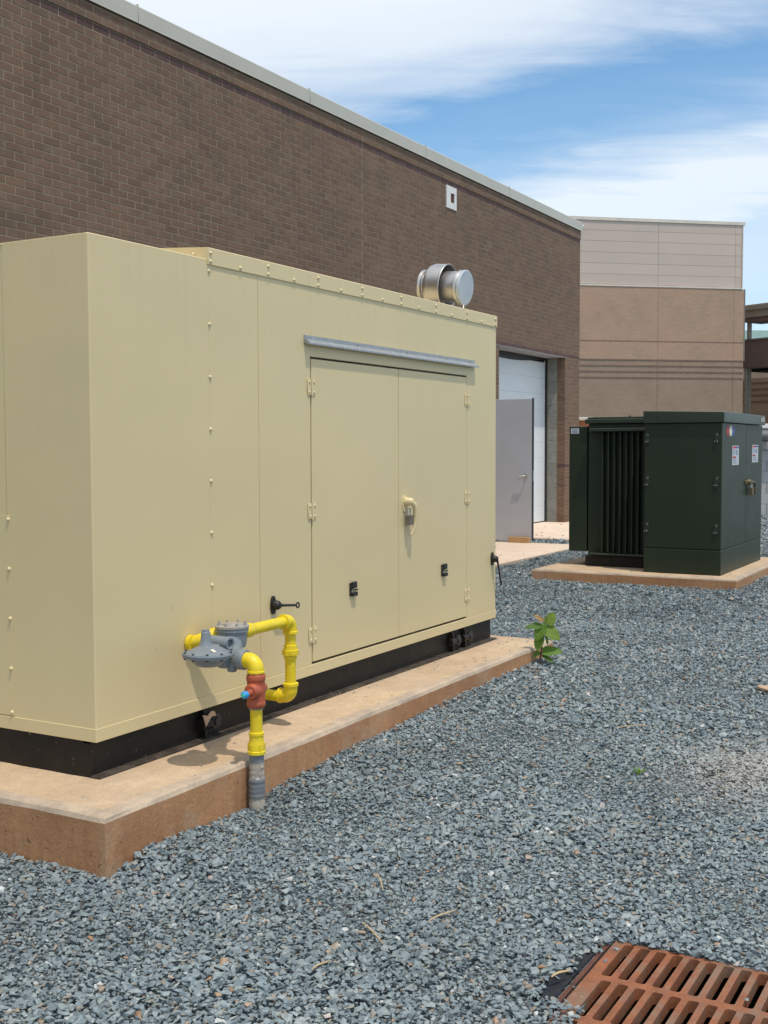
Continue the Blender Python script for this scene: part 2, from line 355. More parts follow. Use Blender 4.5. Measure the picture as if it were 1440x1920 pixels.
def slab(name, x0, x1, y0, y1, z0, z1, side, top, edge=None, bev=.017, wob=.007):
    """a cast slab with a tooled edge; sides and top differ in colour"""
    bm = B(); nx, ny = 28, 20
    def wv(x, y, k): return wob*math.sin(x*3.1+k)*math.cos(y*2.7+k*2)
    loop = []
    n1 = 26
    for i in range(n1): loop.append((x0+(x1-x0)*i/n1, y0))
    for i in range(n1): loop.append((x1, y0+(y1-y0)*i/n1))
    for i in range(n1): loop.append((x1-(x1-x0)*i/n1, y1))
    for i in range(n1): loop.append((x0, y1-(y1-y0)*i/n1))
    cx, cy = (x0+x1)/2, (y0+y1)/2
    def ring(ins, z, w=1):
        o = []
        for k, (x, y) in enumerate(loop):
            jx = random.uniform(-1, 1)*wob*.35*w; jz = random.uniform(-1, 1)*wob*.25*w
            sx = min(max(x, x0+ins), x1-ins); sy = min(max(y, y0+ins), y1-ins)
            o.append(bm.verts.new((sx+(jx if abs(sy-y) > 0 or y in (y0, y1) else 0)*0, sy+jx*.6*(1 if y in (y0, y1) else 0), z+jz)))
        return o
    rs = [ring(-.0, z0, 0), ring(0, z0+(z1-z0)*.5), ring(0, z1-bev*1.1), ring(bev*.35, z1-bev*.3), ring(bev, z1), ring(bev+.035, z1+.001), ring(bev+.037, z1)]
    mats = [0, 0, 2, 2, 2, 1]
    for a, b, mi in zip(rs, rs[1:], mats):
        for k in range(len(loop)):
            f = bm.faces.new((a[k], a[(k+1) % len(loop)], b[(k+1) % len(loop)], b[k])); f.material_index = mi
    f = bm.faces.new(rs[-1]); f.material_index = 1
    return finish(name, bm, [side, top, edge or top])
tag(slab('concrete_pad', PX0, PX1, PY, 4.32, -.1, PZ, 'conc_side', 'conc_top', 'conc_edge'), 'clay stained concrete pad under the tan generator housing', 'concrete pad')
TP = (10.45, 12.75, 2.31, 4.25)
tag(slab('concrete_pad', *TP, -.1, .1, 'conc_side', 'conc_top', 'conc_edge'), 'low tan concrete pad under the dark green transformer', 'concrete pad')
finish('doorway_apron', box(B(), 10.3, 14.03, 5.0, YW-.003, -.05, .040, .012), 'apron', kind='structure')
finish('driveway_apron', box(B(), 14.95, 21.0, 4.6, YW+.40, -.05, .034, .012), 'apron', kind='structure')

# ------------------------------------------------------------------ gravel
def stone_templates(n, pts, flat):
    out = []
    for k in range(n):
        bm = B()
        for i in range(pts):
            v = Vector((random.gauss(0, 1), random.gauss(0, 1), random.gauss(0, 1))).normalized()*random.uniform(.8, 1.1)
            bm.verts.new((v.x, v.y*random.uniform(.62, .85), v.z*flat*random.uniform(.7, 1.1)))
        r = bmesh.ops.convex_hull(bm, input=bm.verts)
        bmesh.ops.delete(bm, geom=[v for v in bm.verts if not v.link_faces], context='VERTS')
        bmesh.ops.triangulate(bm, faces=bm.faces); bmesh.ops.recalc_face_normals(bm, faces=bm.faces)
        bm.verts.index_update()
        out.append((np.array([v.co[:] for v in bm.verts]), np.array([[v.index for v in f.verts] for f in bm.faces]))); bm.free()
    return out
def in_view(x, y, mx, my):
    p = np.stack([x-EYE.x, y-EYE.y, np.full_like(x, -EYE.z)], -1); z = p@np.array(C_F[:])
    u = 720+F_PX*(p@np.array(C_R[:]))/np.maximum(z, .01); v = 960-F_PX*(p@np.array(C_U[:]))/np.maximum(z, .01)
    return (z > .5) & (u > -mx) & (u < 1440+mx) & (v < 1920+my), np.hypot(x, y)
def scatter(d0, d1, spacing, size, templates, V, Fc, off, lift, tilt):
    xs = np.arange(-2, 30, spacing); ys = np.arange(-12, 14, spacing*.866)
    x, y = np.meshgrid(xs, ys); x = x+((np.arange(len(ys)) % 2)*spacing*.5)[:, None]
    x = x.ravel()+RNG.uniform(-.42, .42, x.size)*spacing; y = y.ravel()+RNG.uniform(-.42, .42, y.size)*spacing
    ok, d = in_view(x, y, 260, 160)
    k = ok & (d >= d0) & (d < d1)
    for (a, b, c, e) in ((PX0, PX1, PY, 9), (TP[0], TP[1], TP[2], TP[3]), (10.3, 14.03, 5.0, 9), (14.95, 21, 4.6, 9), (2.455, hx1+.004, hy0-.03, hy1+.012), (hx0-.02, 2.456, hy0-.03, .865), (-9, 40, YW, 40)):
        k &= ~((x > a) & (x < b) & (y > c) & (y < e))
    # bare strip of weed fabric beside the grate
    fy = .945+.040*np.clip((2.80-x)/.30, 0, 1)
    k &= ~((x > 2.46) & (x < 2.80) & (y > .9) & (y < fy+.012*np.sin(x*40)))
    x, y = x[k], y[k]; n = len(x)
    s = size*np.exp(RNG.normal(0, .33, n)); s = np.clip(s, size*.45, size*2.1)*(1+.16*np.sin(x*5.1+1.3*np.sin(y*3.7))*np.cos(y*4.3+x))
    a, b, c = RNG.uniform(0, 6.283, n), RNG.normal(0, tilt, n), RNG.normal(0, tilt, n)
    z = RNG.uniform(0, lift, n)-.004+.007*np.sin(x*2.3)*np.cos(y*1.9)+.004*np.sin(x*9.1+y*4)*np.cos(y*7.7-x*3)+heap(x, y)
    # stones heap a little against the pad
    ca, sa, cb, sb, cc, sc = np.cos(a), np.sin(a), np.cos(b), np.sin(b), np.cos(c), np.sin(c)
    Rm = np.empty((n, 3, 3))
    Rm[:, 0, 0] = ca*cb; Rm[:, 0, 1] = ca*sb*sc-sa*cc; Rm[:, 0, 2] = ca*sb*cc+sa*sc
    Rm[:, 1, 0] = sa*cb; Rm[:, 1, 1] = sa*sb*sc+ca*cc; Rm[:, 1, 2] = sa*sb*cc-ca*sc
    Rm[:, 2, 0] = -sb; Rm[:, 2, 1] = cb*sc; Rm[:, 2, 2] = cb*cc
    pick = RNG.integers(0, len(templates), n); base = np.stack([x, y, z], -1)
    for t, (tv, tf) in enumerate(templates):
        q = np.where(pick == t)[0]
        if not len(q): continue
        vv = np.einsum('nij,kj->nki', Rm[q], tv)*s[q][:, None, None]+base[q][:, None, :]
        V.append(vv.reshape(-1, 3)); Fc.append((tf[None]+(off[0]+np.arange(len(q))*len(tv))[:, None, None]).reshape(-1, 3)); off[0] += len(q)*len(tv)
    return n
V, Fc, off = [], [], [0]
T_near, T_mid, T_far = stone_templates(30, 11, .44), stone_templates(18, 9, .46), stone_templates(14, 6, .55)
n1 = scatter(0, 5.2, .0120, .0094, T_near, V, Fc, off, .014, .32)
n2 = scatter(5.2, 8.6, .0158, .0120, T_mid, V, Fc, off, .018, .38)
n3 = scatter(8.6, 15, .0235, .0158, T_far, V, Fc, off, .018, .42)
n4 = scatter(15, 26, .042, .027, T_far, V, Fc, off, .018, .42)
gv_ = np.concatenate(V); gf_ = np.concatenate(Fc)
print('gravel stones', n1, n2, n3, n4, 'tris', len(gf_))
np_mesh('gravel', gv_, gf_, 'gravel', 'stuff')
# loose stones and chips that lie on the concrete
V, Fc, off = [], [], [0]
def loose(n, x0, x1, y0, y1, z, size):
    for _ in range(n):
        tv, tf = random.choice(T_mid); s = size*random.uniform(.4, 1.3); a = random.uniform(0, 6.28)
        c, sn = math.cos(a), math.sin(a); p = tv*s
        q = np.stack([p[:, 0]*c-p[:, 1]*sn, p[:, 0]*sn+p[:, 1]*c, p[:, 2]*.8], -1)+np.array([random.uniform(x0, x1), random.uniform(y0, y1), z+s*.25])
        V.append(q); Fc.append(tf+off[0]); off[0] += len(tv)
loose(46, PX0+.06, PX1-.05, PY+.04, YG-.04, PZ, .006); loose(26, 5.0, PX1-.03, PY+.05, YG-.01, PZ, .007); loose(14, X1+.01, PX1-.02, PY+.05, 3.4, PZ, .008)
loose(22, 11.3, 14.0, 5.1, 6.7, .040, .016); loose(55, 15.0, 18.5, 5.2, 6.75, .034, .02); loose(7, 2.5, 2.83, .30, .93, -.004, .008); loose(10, 10.5, 11, 2.4, 4.2, .1, .012)
np_mesh('loose_stones', np.concatenate(V), np.concatenate(Fc), 'gravel', 'stuff')

# ================================================================== brick building
ZL, PIT, BL = 2.748, .0645, .192                 # lintel course level, course height, brick length
OX0, OX1 = 15.49, 18.17                          # overhead door opening
DX0, DX1, DZ = 13.02, 13.985, 1.93               # steel door opening
ZTOP = 4.97
bld = thing('brick_building', 'long dark brown brick building with grey metal coping behind the tan generator', 'building', (10, YW, 0))
bm = B(); y0, y1 = YW+.0022, YW+.34
for a, b, c, e in ((-2, DX0, -.1, ZTOP), (DX0, DX1, DZ, ZTOP), (DX1, OX0, -.1, ZTOP), (OX0, OX1, ZL+.004, ZTOP), (OX1+.006, XW-.004, -.1, ZTOP)): box(bm, a, b, y0, y1, c, e)
box(bm, -2, XW-.006, YW-.0088, YW+.0015, ZL+31*PIT+.004, 4.95)
finish('wall', bm, 'mortar', bld)
bm = B(); box(bm, -2, XW-.01, y1+.7, y1+14, -.1, 4.9); finish('building_mass', bm, 'mortar', bld)
bm = B(); box(bm, DX0-.1, DX1+.1, y1+.45, y1+.6, 0, 2.2); finish('interior', bm, 'void', bld)  # black panel paints the dimness behind the doorway
finish('roof', box(B(), -2, XW-.01, y1, y1+14, 4.905, 4.955), 'grey_trim', bld)
# bricks: the 300 that show largest are objects, the rest one part
def brick_mesh(name, L, H, D, m):
    bm = B(); e = .0016
    o = [bm.verts.new(p) for p in ((0, D, 0), (L, D, 0), (L, D, H), (0, D, H))]
    a = [bm.verts.new(p) for p in ((0, e, 0), (L, e, 0), (L, e, H), (0, e, H))]
    f = [bm.verts.new(p) for p in ((e, 0, e), (L-e, 0, e), (L-e, 0, H-e), (e, 0, H-e))]
    bm.faces.new(f)
    for i in range(4):
        j = (i+1) % 4; bm.faces.new((a[i], a[j], f[j], f[i])); bm.faces.new((o[i], o[j], a[j], a[i]))
    bmesh.ops.recalc_face_normals(bm, faces=bm.faces)
    me = bpy.data.meshes.new(name); bm.to_mesh(me); bm.free(); me.materials.append(M[m]); return me
GAP = .0105
recs = []
def add_brick(x0, x1, row, dark, y=0.0, depth=.03):
    recs.append((x0, x1, ZL+row*PIT, dark, YW+y+random.uniform(-.0007, .0007), depth))
CJ = 11.63
for row in range(-42, 34):
    z = ZL+row*PIT; dark = row in (0, 30, -28); yy = -.011 if row > 30 else 0
    holes = []
    if z < DZ: holes.append((DX0, DX1))
    if z < ZL-.01: holes.append((OX0, OX1))
    ph = (row % 2)*BL/2
    cuts = [(-.3, CJ-.006), (CJ+.006, XW)]
    for (a, b) in holes:
        cuts = [q for (s, e) in cuts for q in ((s, min(e, a)), (max(s, b), e)) if q[1]-q[0] > .02]
    for (s, e) in cuts:
        x = math.floor((s-ph)/BL)*BL+ph
        if s == OX1: x = s-(BL/2 if row % 2 else 0)
        while x < e:
            a, b = max(x, s), min(x+BL-GAP, e)
            if b-a > .03:
                ok = not (row in range(26, 31) and a < 14.062 and b > 13.762 and z < 4.684 and z+PIT > 4.395 and False)
                d = .13 if (a == OX1) else .03
                add_brick(a, b, row, dark, yy, d)
            x += BL
shown = []
for i, (a, b, z, dark, y, d) in enumerate(recs):
    u, v, zz = pixel(((a+b)/2, y, z+.03))
    hid = v > 440+max(0, (165-u))*.13 if u < 165 else v > 434+(u-165)*.226
    if -5 < u < 1445 and -5 < v < 1925 and not hid and b-a > .15: shown.append((zz, i))
near = {i for _, i in sorted(shown)[:292]}
mesh_cache = {}
bV = {False: [[], [], 0], True: [[], [], 0]}
for i, (a, b, z, dark, y, d) in enumerate(recs):
    key = (round(b-a, 3), dark, d)
    if key not in mesh_cache: mesh_cache[key] = brick_mesh('brick', b-a, PIT-GAP*.92, d, 'brick_dark' if dark else 'brick')
    me = mesh_cache[key]
    if i in near: inst('brick', me, (a, y, z), bld)
    else:
        s = bV[dark]; co = np.array([v.co[:] for v in me.vertices])+np.array([a, y, z])-np.array(bld.location[:])
        for p in me.polygons:
            q = list(p.vertices); s[1] += [[q[0]+s[2], q[1]+s[2], q[2]+s[2]], [q[0]+s[2], q[2]+s[2], q[3]+s[2]]]
        s[0].append(co); s[2] += len(co)
for dk, nm in ((False, 'bricks'), (True, 'dark_bricks')):
    np_mesh(nm, np.concatenate(bV[dk][0]), np.array(bV[dk][1]), 'brick_dark' if dk else 'brick', 'stuff', bld)
finish('control_joint', box(B(), CJ-.006, CJ+.006, YW+.0005, YW+.02, 0, 4.9), 'sealant', bld)
# coping in lengths with lapped joints
cx = [-2, 2.45, 5.13, 7.81, 10.49, 13.15, 15.79, XW+.03]
for a, b in zip(cx, cx[1:]):
    bm = B(); yo = YW-.026
    prism(bm, [(yo, 4.893), (yo-.006, 4.890), (yo-.006, 4.900), (yo, 4.906), (yo, 5.028), (yo+.012, 5.040), (YW+.42, 5.062), (YW+.42, 4.90), (YW+.36, 4.90), (YW+.36, 4.975), (YW-.03, 4.975), (YW-.03, 4.893)], a+.002, b-.002, 'x')
    c = finish('coping', bm, 'coping', bld)
    finish('joint_cover', box(B(), b-.004, b+.004, yo-.004, yo+.2, 4.905, 5.05), 'coping', c)
# wall vent near the top of the wall
bm = B()
for a, b, c, e in ((13.766, 13.885, 4.397, 4.684), (14.00, 14.06, 4.397, 4.684), (13.885, 14.00, 4.397, 4.478), (13.885, 14.00, 4.600, 4.684)): box(bm, a, b, YW-.014, YW+.02, c, e)
v = finish('wall_vent', bm, 'vent_white', bld, label='white square plate with a rusty open duct high on the wall')
finish('duct', box(box(B(), 13.885, 14.0, YW-.004, YW+.01, 4.478, 4.60), 13.889, 13.905, YW-.012, YW-.003, 4.48, 4.598), 'rust_dark', v)
# overhead door recess
for k in range(14):
    z = .036+k*PIT*3; h = min(PIT*3-.010, ZL-.02-z)
    if h > .03: finish('concrete_block', box(B(), OX1+.004, OX1+.16, YW+.145, YW+.305, z, z+h, .003), 'block', bld)
finish('jamb_mortar', box(B(), OX1+.010, OX1+.15, YW+.13, YW+.31, .03, ZL), 'mortar', bld)
finish('door_track', box(B(), OX1-.006, OX1+.03, YW+.312, YW+.35, .03, ZL-.02), 'edge_dark', bld)
finish('lintel', box(B(), OX0-.12, OX1+.10, YW-.004, YW+.34, ZL-.0075, ZL-.0015), 'block_grey', bld)
od = finish('overhead_door', box(B(), OX0-.05, OX1+.03, YW+.375, YW+.40, .036, ZL-.02), 'edge_dark', bld)
for k in range(10):
    bm = B(); z = .05+k*.262; box(bm, OX0-.05, OX1+.02, YW+.350, YW+.374, z, z+.2605, .002)
    finish('door_section', bm, 'door_white', od)
bm = B(); pts = [(OX0-.05, ZL-.008)]+[(OX0-.05+(OX1-OX0)*.92*i/12, ZL-.05-.065*math.sin(math.pi*i/12)) for i in range(13)]+[(OX1, ZL-.05), (OX1, ZL-.008)]
prism(bm, pts, YW+.335, YW+.348); finish('weather_seal', bm, 'rubber', od)
finish('bottom_seal', box(B(), OX0-.05, OX1+.02, YW+.348, YW+.372, .034, .05), 'edge_dark', od)
# steel door standing open at right angles to the wall
LX = 14.0
ld = finish('steel_door', box(B(), LX-.022, LX+.022, 5.69, 6.79, .062, 1.895, .002), 'door_grey', bld, label='plain grey steel door standing wide open')
finish('edge_channel', box(B(), LX-.018, LX+.030, 5.680, 5.689, .064, 1.905), 'edge_dark', ld)
bm = B(); lathe(bm, (LX-.022, 5.765, .905), (-1, 0, 0), [(0, .026), (.008, .026), (.010, .02)], 16); tube(bm, [(LX-.03, 5.765, .905), (LX-.058, 5.765, .905), (LX-.066, 5.775, .905), (LX-.066, 5.88, .900)], .009, 10)
finish('lever_handle', bm, 'stainless', ld, 40)
finish('latch_plate', box(B(), LX-.012, LX+.012, 5.676, 5.681, .84, .97), 'stainless', ld)
finish('door_frame', box(box(box(B(), DX0-.05, DX0, YW-.01, YW+.15, .03, DZ+.05), DX1, DX1+.05, YW-.01, YW+.15, .03, DZ+.05), DX0, DX1, YW-.01, YW+.15, DZ, DZ+.05), 'door_grey', bld)
bm = B(); box(bm, LX-.075, LX-.03, 5.70, 5.99, .041, .115, .003)
tag(finish('wood_block', bm, 'wood'), 'short pine board propping the foot of the open grey steel door', 'wood block')

# ================================================================== generator
gen = thing('generator', 'large tan steel generator housing with double doors on a black skid', 'generator', (X0, YG, PZ))
ZB, ZR, ZH, ZT = .2977, .343, 1.970, 2.012
finish('housing_core', box(B(), X0+.012, X1-.012, YG+.0125, WID-.0125, ZB+.004, ZH-.012), 'black_steel', gen)  # core coloured black so the gaps between panels read as shaded
def sheet(name, x0, x1, y0, y1, z0, z1, bev=.002, m='tan', label=None): return finish(name, box(B(), x0, x1, y0, y1, z0, z1, bev, 1), m, gen, label=label)
rc = .006; cor = [(X0+rc-rc*math.cos(t), YG+rc-rc*math.sin(t)) for t in np.linspace(0, math.pi/2, 5)]
bm = B(); prism(bm, [(X0, 3.0915)]+cor+[(3.470, YG), (3.470, YG+.012), (X0+.012, YG+.012), (X0+.012, 3.0915)], ZR+.0005, ZH, 'z')
bmesh.ops.bevel(bm, geom=[e for e in bm.edges if all(v.co.z > ZH-.001 for v in e.verts)], offset=.003, segments=1, affect='EDGES'); finish('corner_panel', bm, 'tan', gen)
sheet('side_panel', 3.4705, 3.786, YG, YG+.012, ZR+.0005, 1.952)
sheet('side_panel', 3.7865, 4.161, YG, YG+.012, ZR+.0005, 1.952)
sheet('header_panel', 4.1615, 5.7095, YG, YG+.012, 1.6565, 1.952)
sheet('side_panel', 5.710, X1, YG, YG+.012, ZR+.0005, 1.952)
finish('panel_rib', box(B(), 3.7845, 3.788, YG-.0016, YG, ZR+.002, 1.93, .0006), 'tan_trim', gen)
# near end: upper wall, raised access panel
finish('end_panel', box(B(), X0+.003, X0+.012, 3.0945, WID-.013, ZR+.0005, ZH, .001, 1), 'tan', gen)
ap = finish('access_panel', box(B(), X0-.0025, X0-.0004, 3.0725, 3.93, .346, 1.042, .0006), 'tan', gen)
finish('end_panel', box(B(), X1-.012, X1-.0005, YG+.0125, WID-.013, ZR+.0005, 1.95, .002), 'tan', gen)
finish('side_panel', box(B(), X0, X1, WID-.012, WID, ZR+.0005, 1.95, .002), 'tan', gen)
finish('hood_roof', box(B(), X0+.0005, 3.4645, YG+.0125, WID-.0125, ZH-.010, ZH-.0005, .002), 'tan', gen)
bm = B(); yc = (YG+WID)/2
prism(bm, [(YG-.006, 1.950), (YG-.006, ZT-.003), (YG-.003, ZT), (yc, ZT+.045), (WID+.003, ZT), (WID+.006, ZT-.003), (WID+.006, 1.95)], 3.465, X1+.003, 'x')
finish('roof_cap', bm, 'tan', gen)
# bottom rail with a bright top ledge
bm = B(); box(bm, X0-.003, X1+.003, YG-.003, YG+.05, ZB, ZR, .0014); box(bm, X0-.003, X0+.05, YG+.05, WID+.003, ZB, ZR, .0014)
finish('bottom_rail', bm, 'tan', gen)
# doors
def door(x0, x1, label=None):
    return finish('door', box(B(), x0, x1, YG-.0015, YG+.0105, .3535, 1.648, .0022, 1), 'tan', gen, label=label)
d_l = door(4.168, 4.9355); d_r = door(4.9400, 5.7035)
def hinge(x, z):
    bm = B(); t = YG-.0018
    box(bm, x-.031, x-.0045, t-.003, t, z-.034, z+.034, .001); box(bm, x+.0045, x+.031, t-.003, t, z-.034, z+.034, .001)
    lathe(bm, (x, t-.004, z-.036), (0, 0, 1), [(0, .0042), (.072, .0042)], 8)
    for dx in (-.018, .018):
        for dz in (-.022, .022): lathe(bm, (x+dx, t-.002, z+dz), (0, -1, 0), [(0, .0062), (.003, .0058), (.0055, .003)], 8)
    return finish('hinge', bm, 'tan_trim', gen, 40)
for z in (1.528, 1.002, .471): hinge(4.165, z); hinge(5.7068, z)
# rivets
bm = B(); lathe(bm, (0, 0, 0), (0, -1, 0), [(0, .0075), (.0025, .0072), (.0050, .0055), (.0066, .0025), (.007, .0005)], 10)
me_r = bpy.data.meshes.new('rivet'); bm.to_mesh(me_r); bm.free(); me_r.materials.append(M['tan_trim']); me_r.shade_smooth()
def rivet(x, z, y=YG, rot=0): inst('rivet', me_r, (x, y, z), gen, (0, 0, rot))
for z in (1.926, 1.730, 1.535, 1.341, 1.148, .954, .757): rivet(3.4755, z)
for k, x in enumerate(np.arange(3.479, 6.1, .1848)):
    if k % 2 == 0: rivet(x, 1.992, YG-.006); rivet(x, 1.961, YG-.006)
    rivet(x+(0 if k % 2 == 0 else 0), 1.961, YG-.006) if k % 2 else None
rivet(6.070, 1.990, YG-.006); rivet(6.070, 1.960, YG-.006)
for z in (1.028, .857, .685, .511, .358): rivet(X0-.0025, z, 3.084, -math.pi/2)
rivet(3.463, 1.990, 2.76, -math.pi/2)
# drip edge above the doors
bm = B(); prism(bm, [(YG-.001, 1.744), (YG-.001, 1.7125), (YG-.003, 1.7125), (YG-.018, 1.706), (YG-.030, 1.704), (YG-.030, 1.711), (YG-.019, 1.722), (YG-.004, 1.727), (YG-.004, 1.744)], 4.112, 5.80, 'x')
de = finish('drip_edge', bm, 'galv', gen)
bm = B()
for x in (4.13, 4.55, 5.02, 5.45, 5.74): lathe(bm, (x, YG-.003, 1.737), (0, -1, 0), [(0, .006), (.003, .005), (.005, .002)], 8)
finish('screw', bm, 'bolt_metal', de)
# lift handle with its escutcheon
hx, hz = 4.998, 1.0
bm = B(); prism(bm, [(hx+.024*math.cos(t)-.005, hz-.003+.042*math.sin(t)) for t in np.linspace(0, 6.283, 17)[:-1]], YG-.006, YG-.001)
for dx in (-.014, .006): lathe(bm, (hx+dx, YG-.005, hz+.026), (0, -1, 0), [(0, .005), (.004, .003)], 8)
for dx in (-.008,): lathe(bm, (hx+dx, YG-.005, hz-.036), (0, -1, 0), [(0, .005), (.004, .003)], 8)
esc = finish('handle_plate', bm, 'tan_trim', d_r, 40)
bm = B(); lathe(bm, (hx+.003, YG-.005, hz+.008), (0, -1, 0), [(0, .023), (.02, .020), (.038, .017), (.043, .010)], 14)
tube(bm, [(hx+.006, YG-.036, hz+.006), (hx+.022, YG-.042, hz-.006), (hx+.032, YG-.043, hz-.03), (hx+.036, YG-.042, hz-.07), (hx+.034, YG-.040, hz-.11), (hx+.024, YG-.036, hz-.138), (hx+.010, YG-.030, hz-.154)], [.012, .014, .0125, .0115, .0105, .008, .005], 10)
finish('lift_handle', bm, 'tan_trim', d_r, 50)
pl = thing('padlock', 'grey laminated padlock hanging below the handle of the tan right door', 'padlock', (hx+.004, YG-.02, hz-.09))
bm = B()
for k in range(6): box(bm, hx-.016, hx+.020, YG-.038, YG-.014, hz-.106+k*.0082, hz-.106+k*.0082+.0077, .0012)
finish('lock_body', bm, 'padlock', pl)
bm = B(); tube(bm, [(hx-.009, YG-.026, hz-.058), (hx-.009, YG-.026, hz-.038)]+[(hx+.002-.011*math.cos(t), YG-.026, hz-.038+.013*math.sin(t)) for t in np.linspace(0, math.pi, 9)]+[(hx+.013, YG-.026, hz-.058)], .0036, 8)
finish('shackle', bm, 'stainless', pl, 60)
# rubber catches and pull straps
def catch(x, z):
    bm = B(); y = YG-.0015
    box(bm, x-.028, x-.012, y-.008, y, z-.030, z+.030, .002); box(bm, x-.020, x+.020, y-.016, y-.006, z+.004, z+.034, .003); box(bm, x-.020, x+.022, y-.018, y-.006, z-.032, z-.012, .003)
    lathe(bm, (x+.004, y-.012, z-.004), (1, 0, 0), [(0, .004), (.022, .004)], 8)
    o = finish('rubber_catch', bm, 'rubber', gen, 30)
    bm = B()
    for dz in (.014, -.012): lathe(bm, (x-.014, y-.006, z+dz), (0, -1, 0), [(0, .007), (.005, .006)], 8)
    finish('screw', bm, 'bolt_metal', o)
catch(4.497, .633); catch(5.420, .633)
def strap(x, z, dx, dz):
    bm = B(); L = math.hypot(dx, dz); y = YG-.002
    prism(bm, [(x-.006+.016*math.cos(t), z+.038*math.sin(t)) for t in np.linspace(0, 6.283, 15)[:-1]], y-.008, y)
    lathe(bm, (x, y-.006, z), (0, -1, 0), [(0, .020), (.018, .019), (.026, .014), (.030, .006)], 14)
    e = Vector((x+dx, y-.034, z+dz)); tube(bm, [(x, y-.028, z), (x+dx*.2, y-.032, z+dz*.2), e-Vector((dx, 0, dz))*(.012/L)], [.010, .0055, .0052], 8)
    r = .0105; tube(bm, [(e.x+r*math.cos(t), e.y, e.z+r*math.sin(t)) for t in np.linspace(0, 6.283, 15)], .0035, 6, False)
    return finish('pull_strap', bm, 'rubber', gen, 50)
strap(3.872, .635, .128, -.014); strap(6.042, .640, .045, -.145)
# skid
bm = B(); ww = YG+.030
box(bm, X0+.004, X1-.004, ww, ww+.008, PZ, ZB-.001);  box(bm, X0+.004, X1-.004, YG+.02, ww+.03, ZB-.009, ZB-.002)
box(bm, X0+.004, X0+.012, ww+.009, WID-.03, PZ, ZB-.001); box(bm, X1-.012, X1-.004, ww+.009, WID-.03, PZ, ZB-.001); box(bm, X0+.004, X1-.004, WID-.04, WID-.03, PZ, ZB-.001)
skid = finish('skid_beam', bm, 'black_steel', gen)
finish('skid_flange', box(B(), X0+.002, X1-.002, YG-.010, ww-.0005, PZ+.0005, PZ+.009, .001), 'dusty_steel', skid)
def lug(x):
    bm = B()
    prism(bm, [(YG+.004, PZ+.012), (YG+.004, ZB-.03), (YG+.014, ZB-.006), (ww, ZB-.006), (ww, PZ+.012)], x, x+.012, 'x')
    lathe(bm, (x-.02, YG+.016, PZ+.06), (1, 0, 0), [(0, .022), (.05, .022)], 14)
    return finish('lifting_lug', bm, 'black_steel', skid, 40)
for x in (3.43, 5.55, 5.70): lug(x)
bm = B()
for x in (3.43, 5.55, 5.70): lathe(bm, (x+.07, YG+.012, PZ+.062), (0, -1, 0), [(0, .030), (.008, .030), (.009, .018), (.016, .016)], 16)
finish('pin_boss', bm, 'rubber', skid, 40)
bm = B(); pts = [(3.40, .279), (3.43, .270), (3.452, .284), (3.470, .280), (3.478, .262), (3.455, .264), (3.436, .250), (3.418, .232), (3.412, .250)]
prism(bm, pts, YG-.010, YG-.006); tag(finish('torn_label', bm, 'card'), 'torn scrap of shiny tape stuck on the black skid lug', 'tape scrap')
# exhaust on the roof
ex = thing('exhaust_outlet', 'round stainless exhaust outlet with flap cap on the generator roof', 'exhaust', (5.95, 3.1, ZT))
ax = Vector((0, .28, .032)).normalized(); c0 = Vector((5.95, 2.822, 2.163))
bm = B(); lathe(bm, c0, ax, [(-.004, .094), (0, .0985), (.012, .0985), (.016, .095)], 40); finish('flap_cap', bm, 'lid_steel', ex, 30)
bm = B(); lathe(bm, c0, ax, [(.017, .090), (.024, .0955), (.034, .0965), (.038, .091), (.048, .088), (.13, .088)], 40); finish('inner_pipe', bm, 'stainless', ex, 30)
bm = B(); lathe(bm, c0, ax, [(.128, .118), (.112, .121), (.108, .126), (.112, .129), (.118, .126), (.188, .1245), (.210, .116), (.226, .100), (.236, .084)], 40, False); finish('shroud', bm, 'stainless', ex, 30)
bm = B(); lathe(bm, c0, ax, [(.236, .076), (.243, .078), (.248, .088), (.262, .090), (.270, .085), (.272, .07)], 36)
p = c0+ax*.32; finish('clamp_ring', bm, 'stainless', ex, 30)
bm = B(); lathe(bm, (5.95, 3.03, ZT+.01), (0, 0, 1), [(0, .10), (.02, .10), (.022, .07), (.14, .07)], 28); finish('riser', bm, 'stainless', ex, 40)
bm = B(); q = c0+Vector((-.03, 0, -.1)); tube(bm, [q, q+Vector((-.004, -.004, -.012)), q+Vector((-.016, -.002, -.026)), q+Vector((-.02, .01, -.034))], .004, 8); finish('counterweight', bm, 'stainless', ex, 50)

# ================================================================== gas supply
gx, gy = 3.282, 2.362
gas = thing('gas_supply_pipe', 'yellow gas riser with red shutoff valve and grey regulator beside the tan housing', 'gas pipe', (gx, gy, 0))
bm = B(); prof = []
for i in range(12): prof.append((-.03+i*.0075, .0275+random.uniform(-.0012, .0015)))
lathe(bm, (gx, gy, 0), (0, 0, 1), prof, 18); finish('muddy_sleeve', bm, 'dirty_white', gas, 60)
bm = B(); lathe(bm, (gx, gy, 0), (0, 0, 1), [(.050+i*.006, .0285+(.0022 if i % 3 == 1 else 0)+random.uniform(-.0006, .0006)) for i in range(12)], 18); finish('tape_wrap', bm, 'tape', gas, 60)
bm = B(); lathe(bm, (gx, gy, 0), (0, 0, 1), [(.117+i*.007, .0275-.0002*i+random.uniform(-.0015, .0015)) for i in range(9)], 18); finish('stained_sleeve', bm, 'casing', gas, 60)
bm = B(); lathe(bm, (gx, gy, 0), (0, 0, 1), [(.172, .0255), (.208, .0255)], 18); finish('bare_pipe', bm, 'tape', gas, 60)
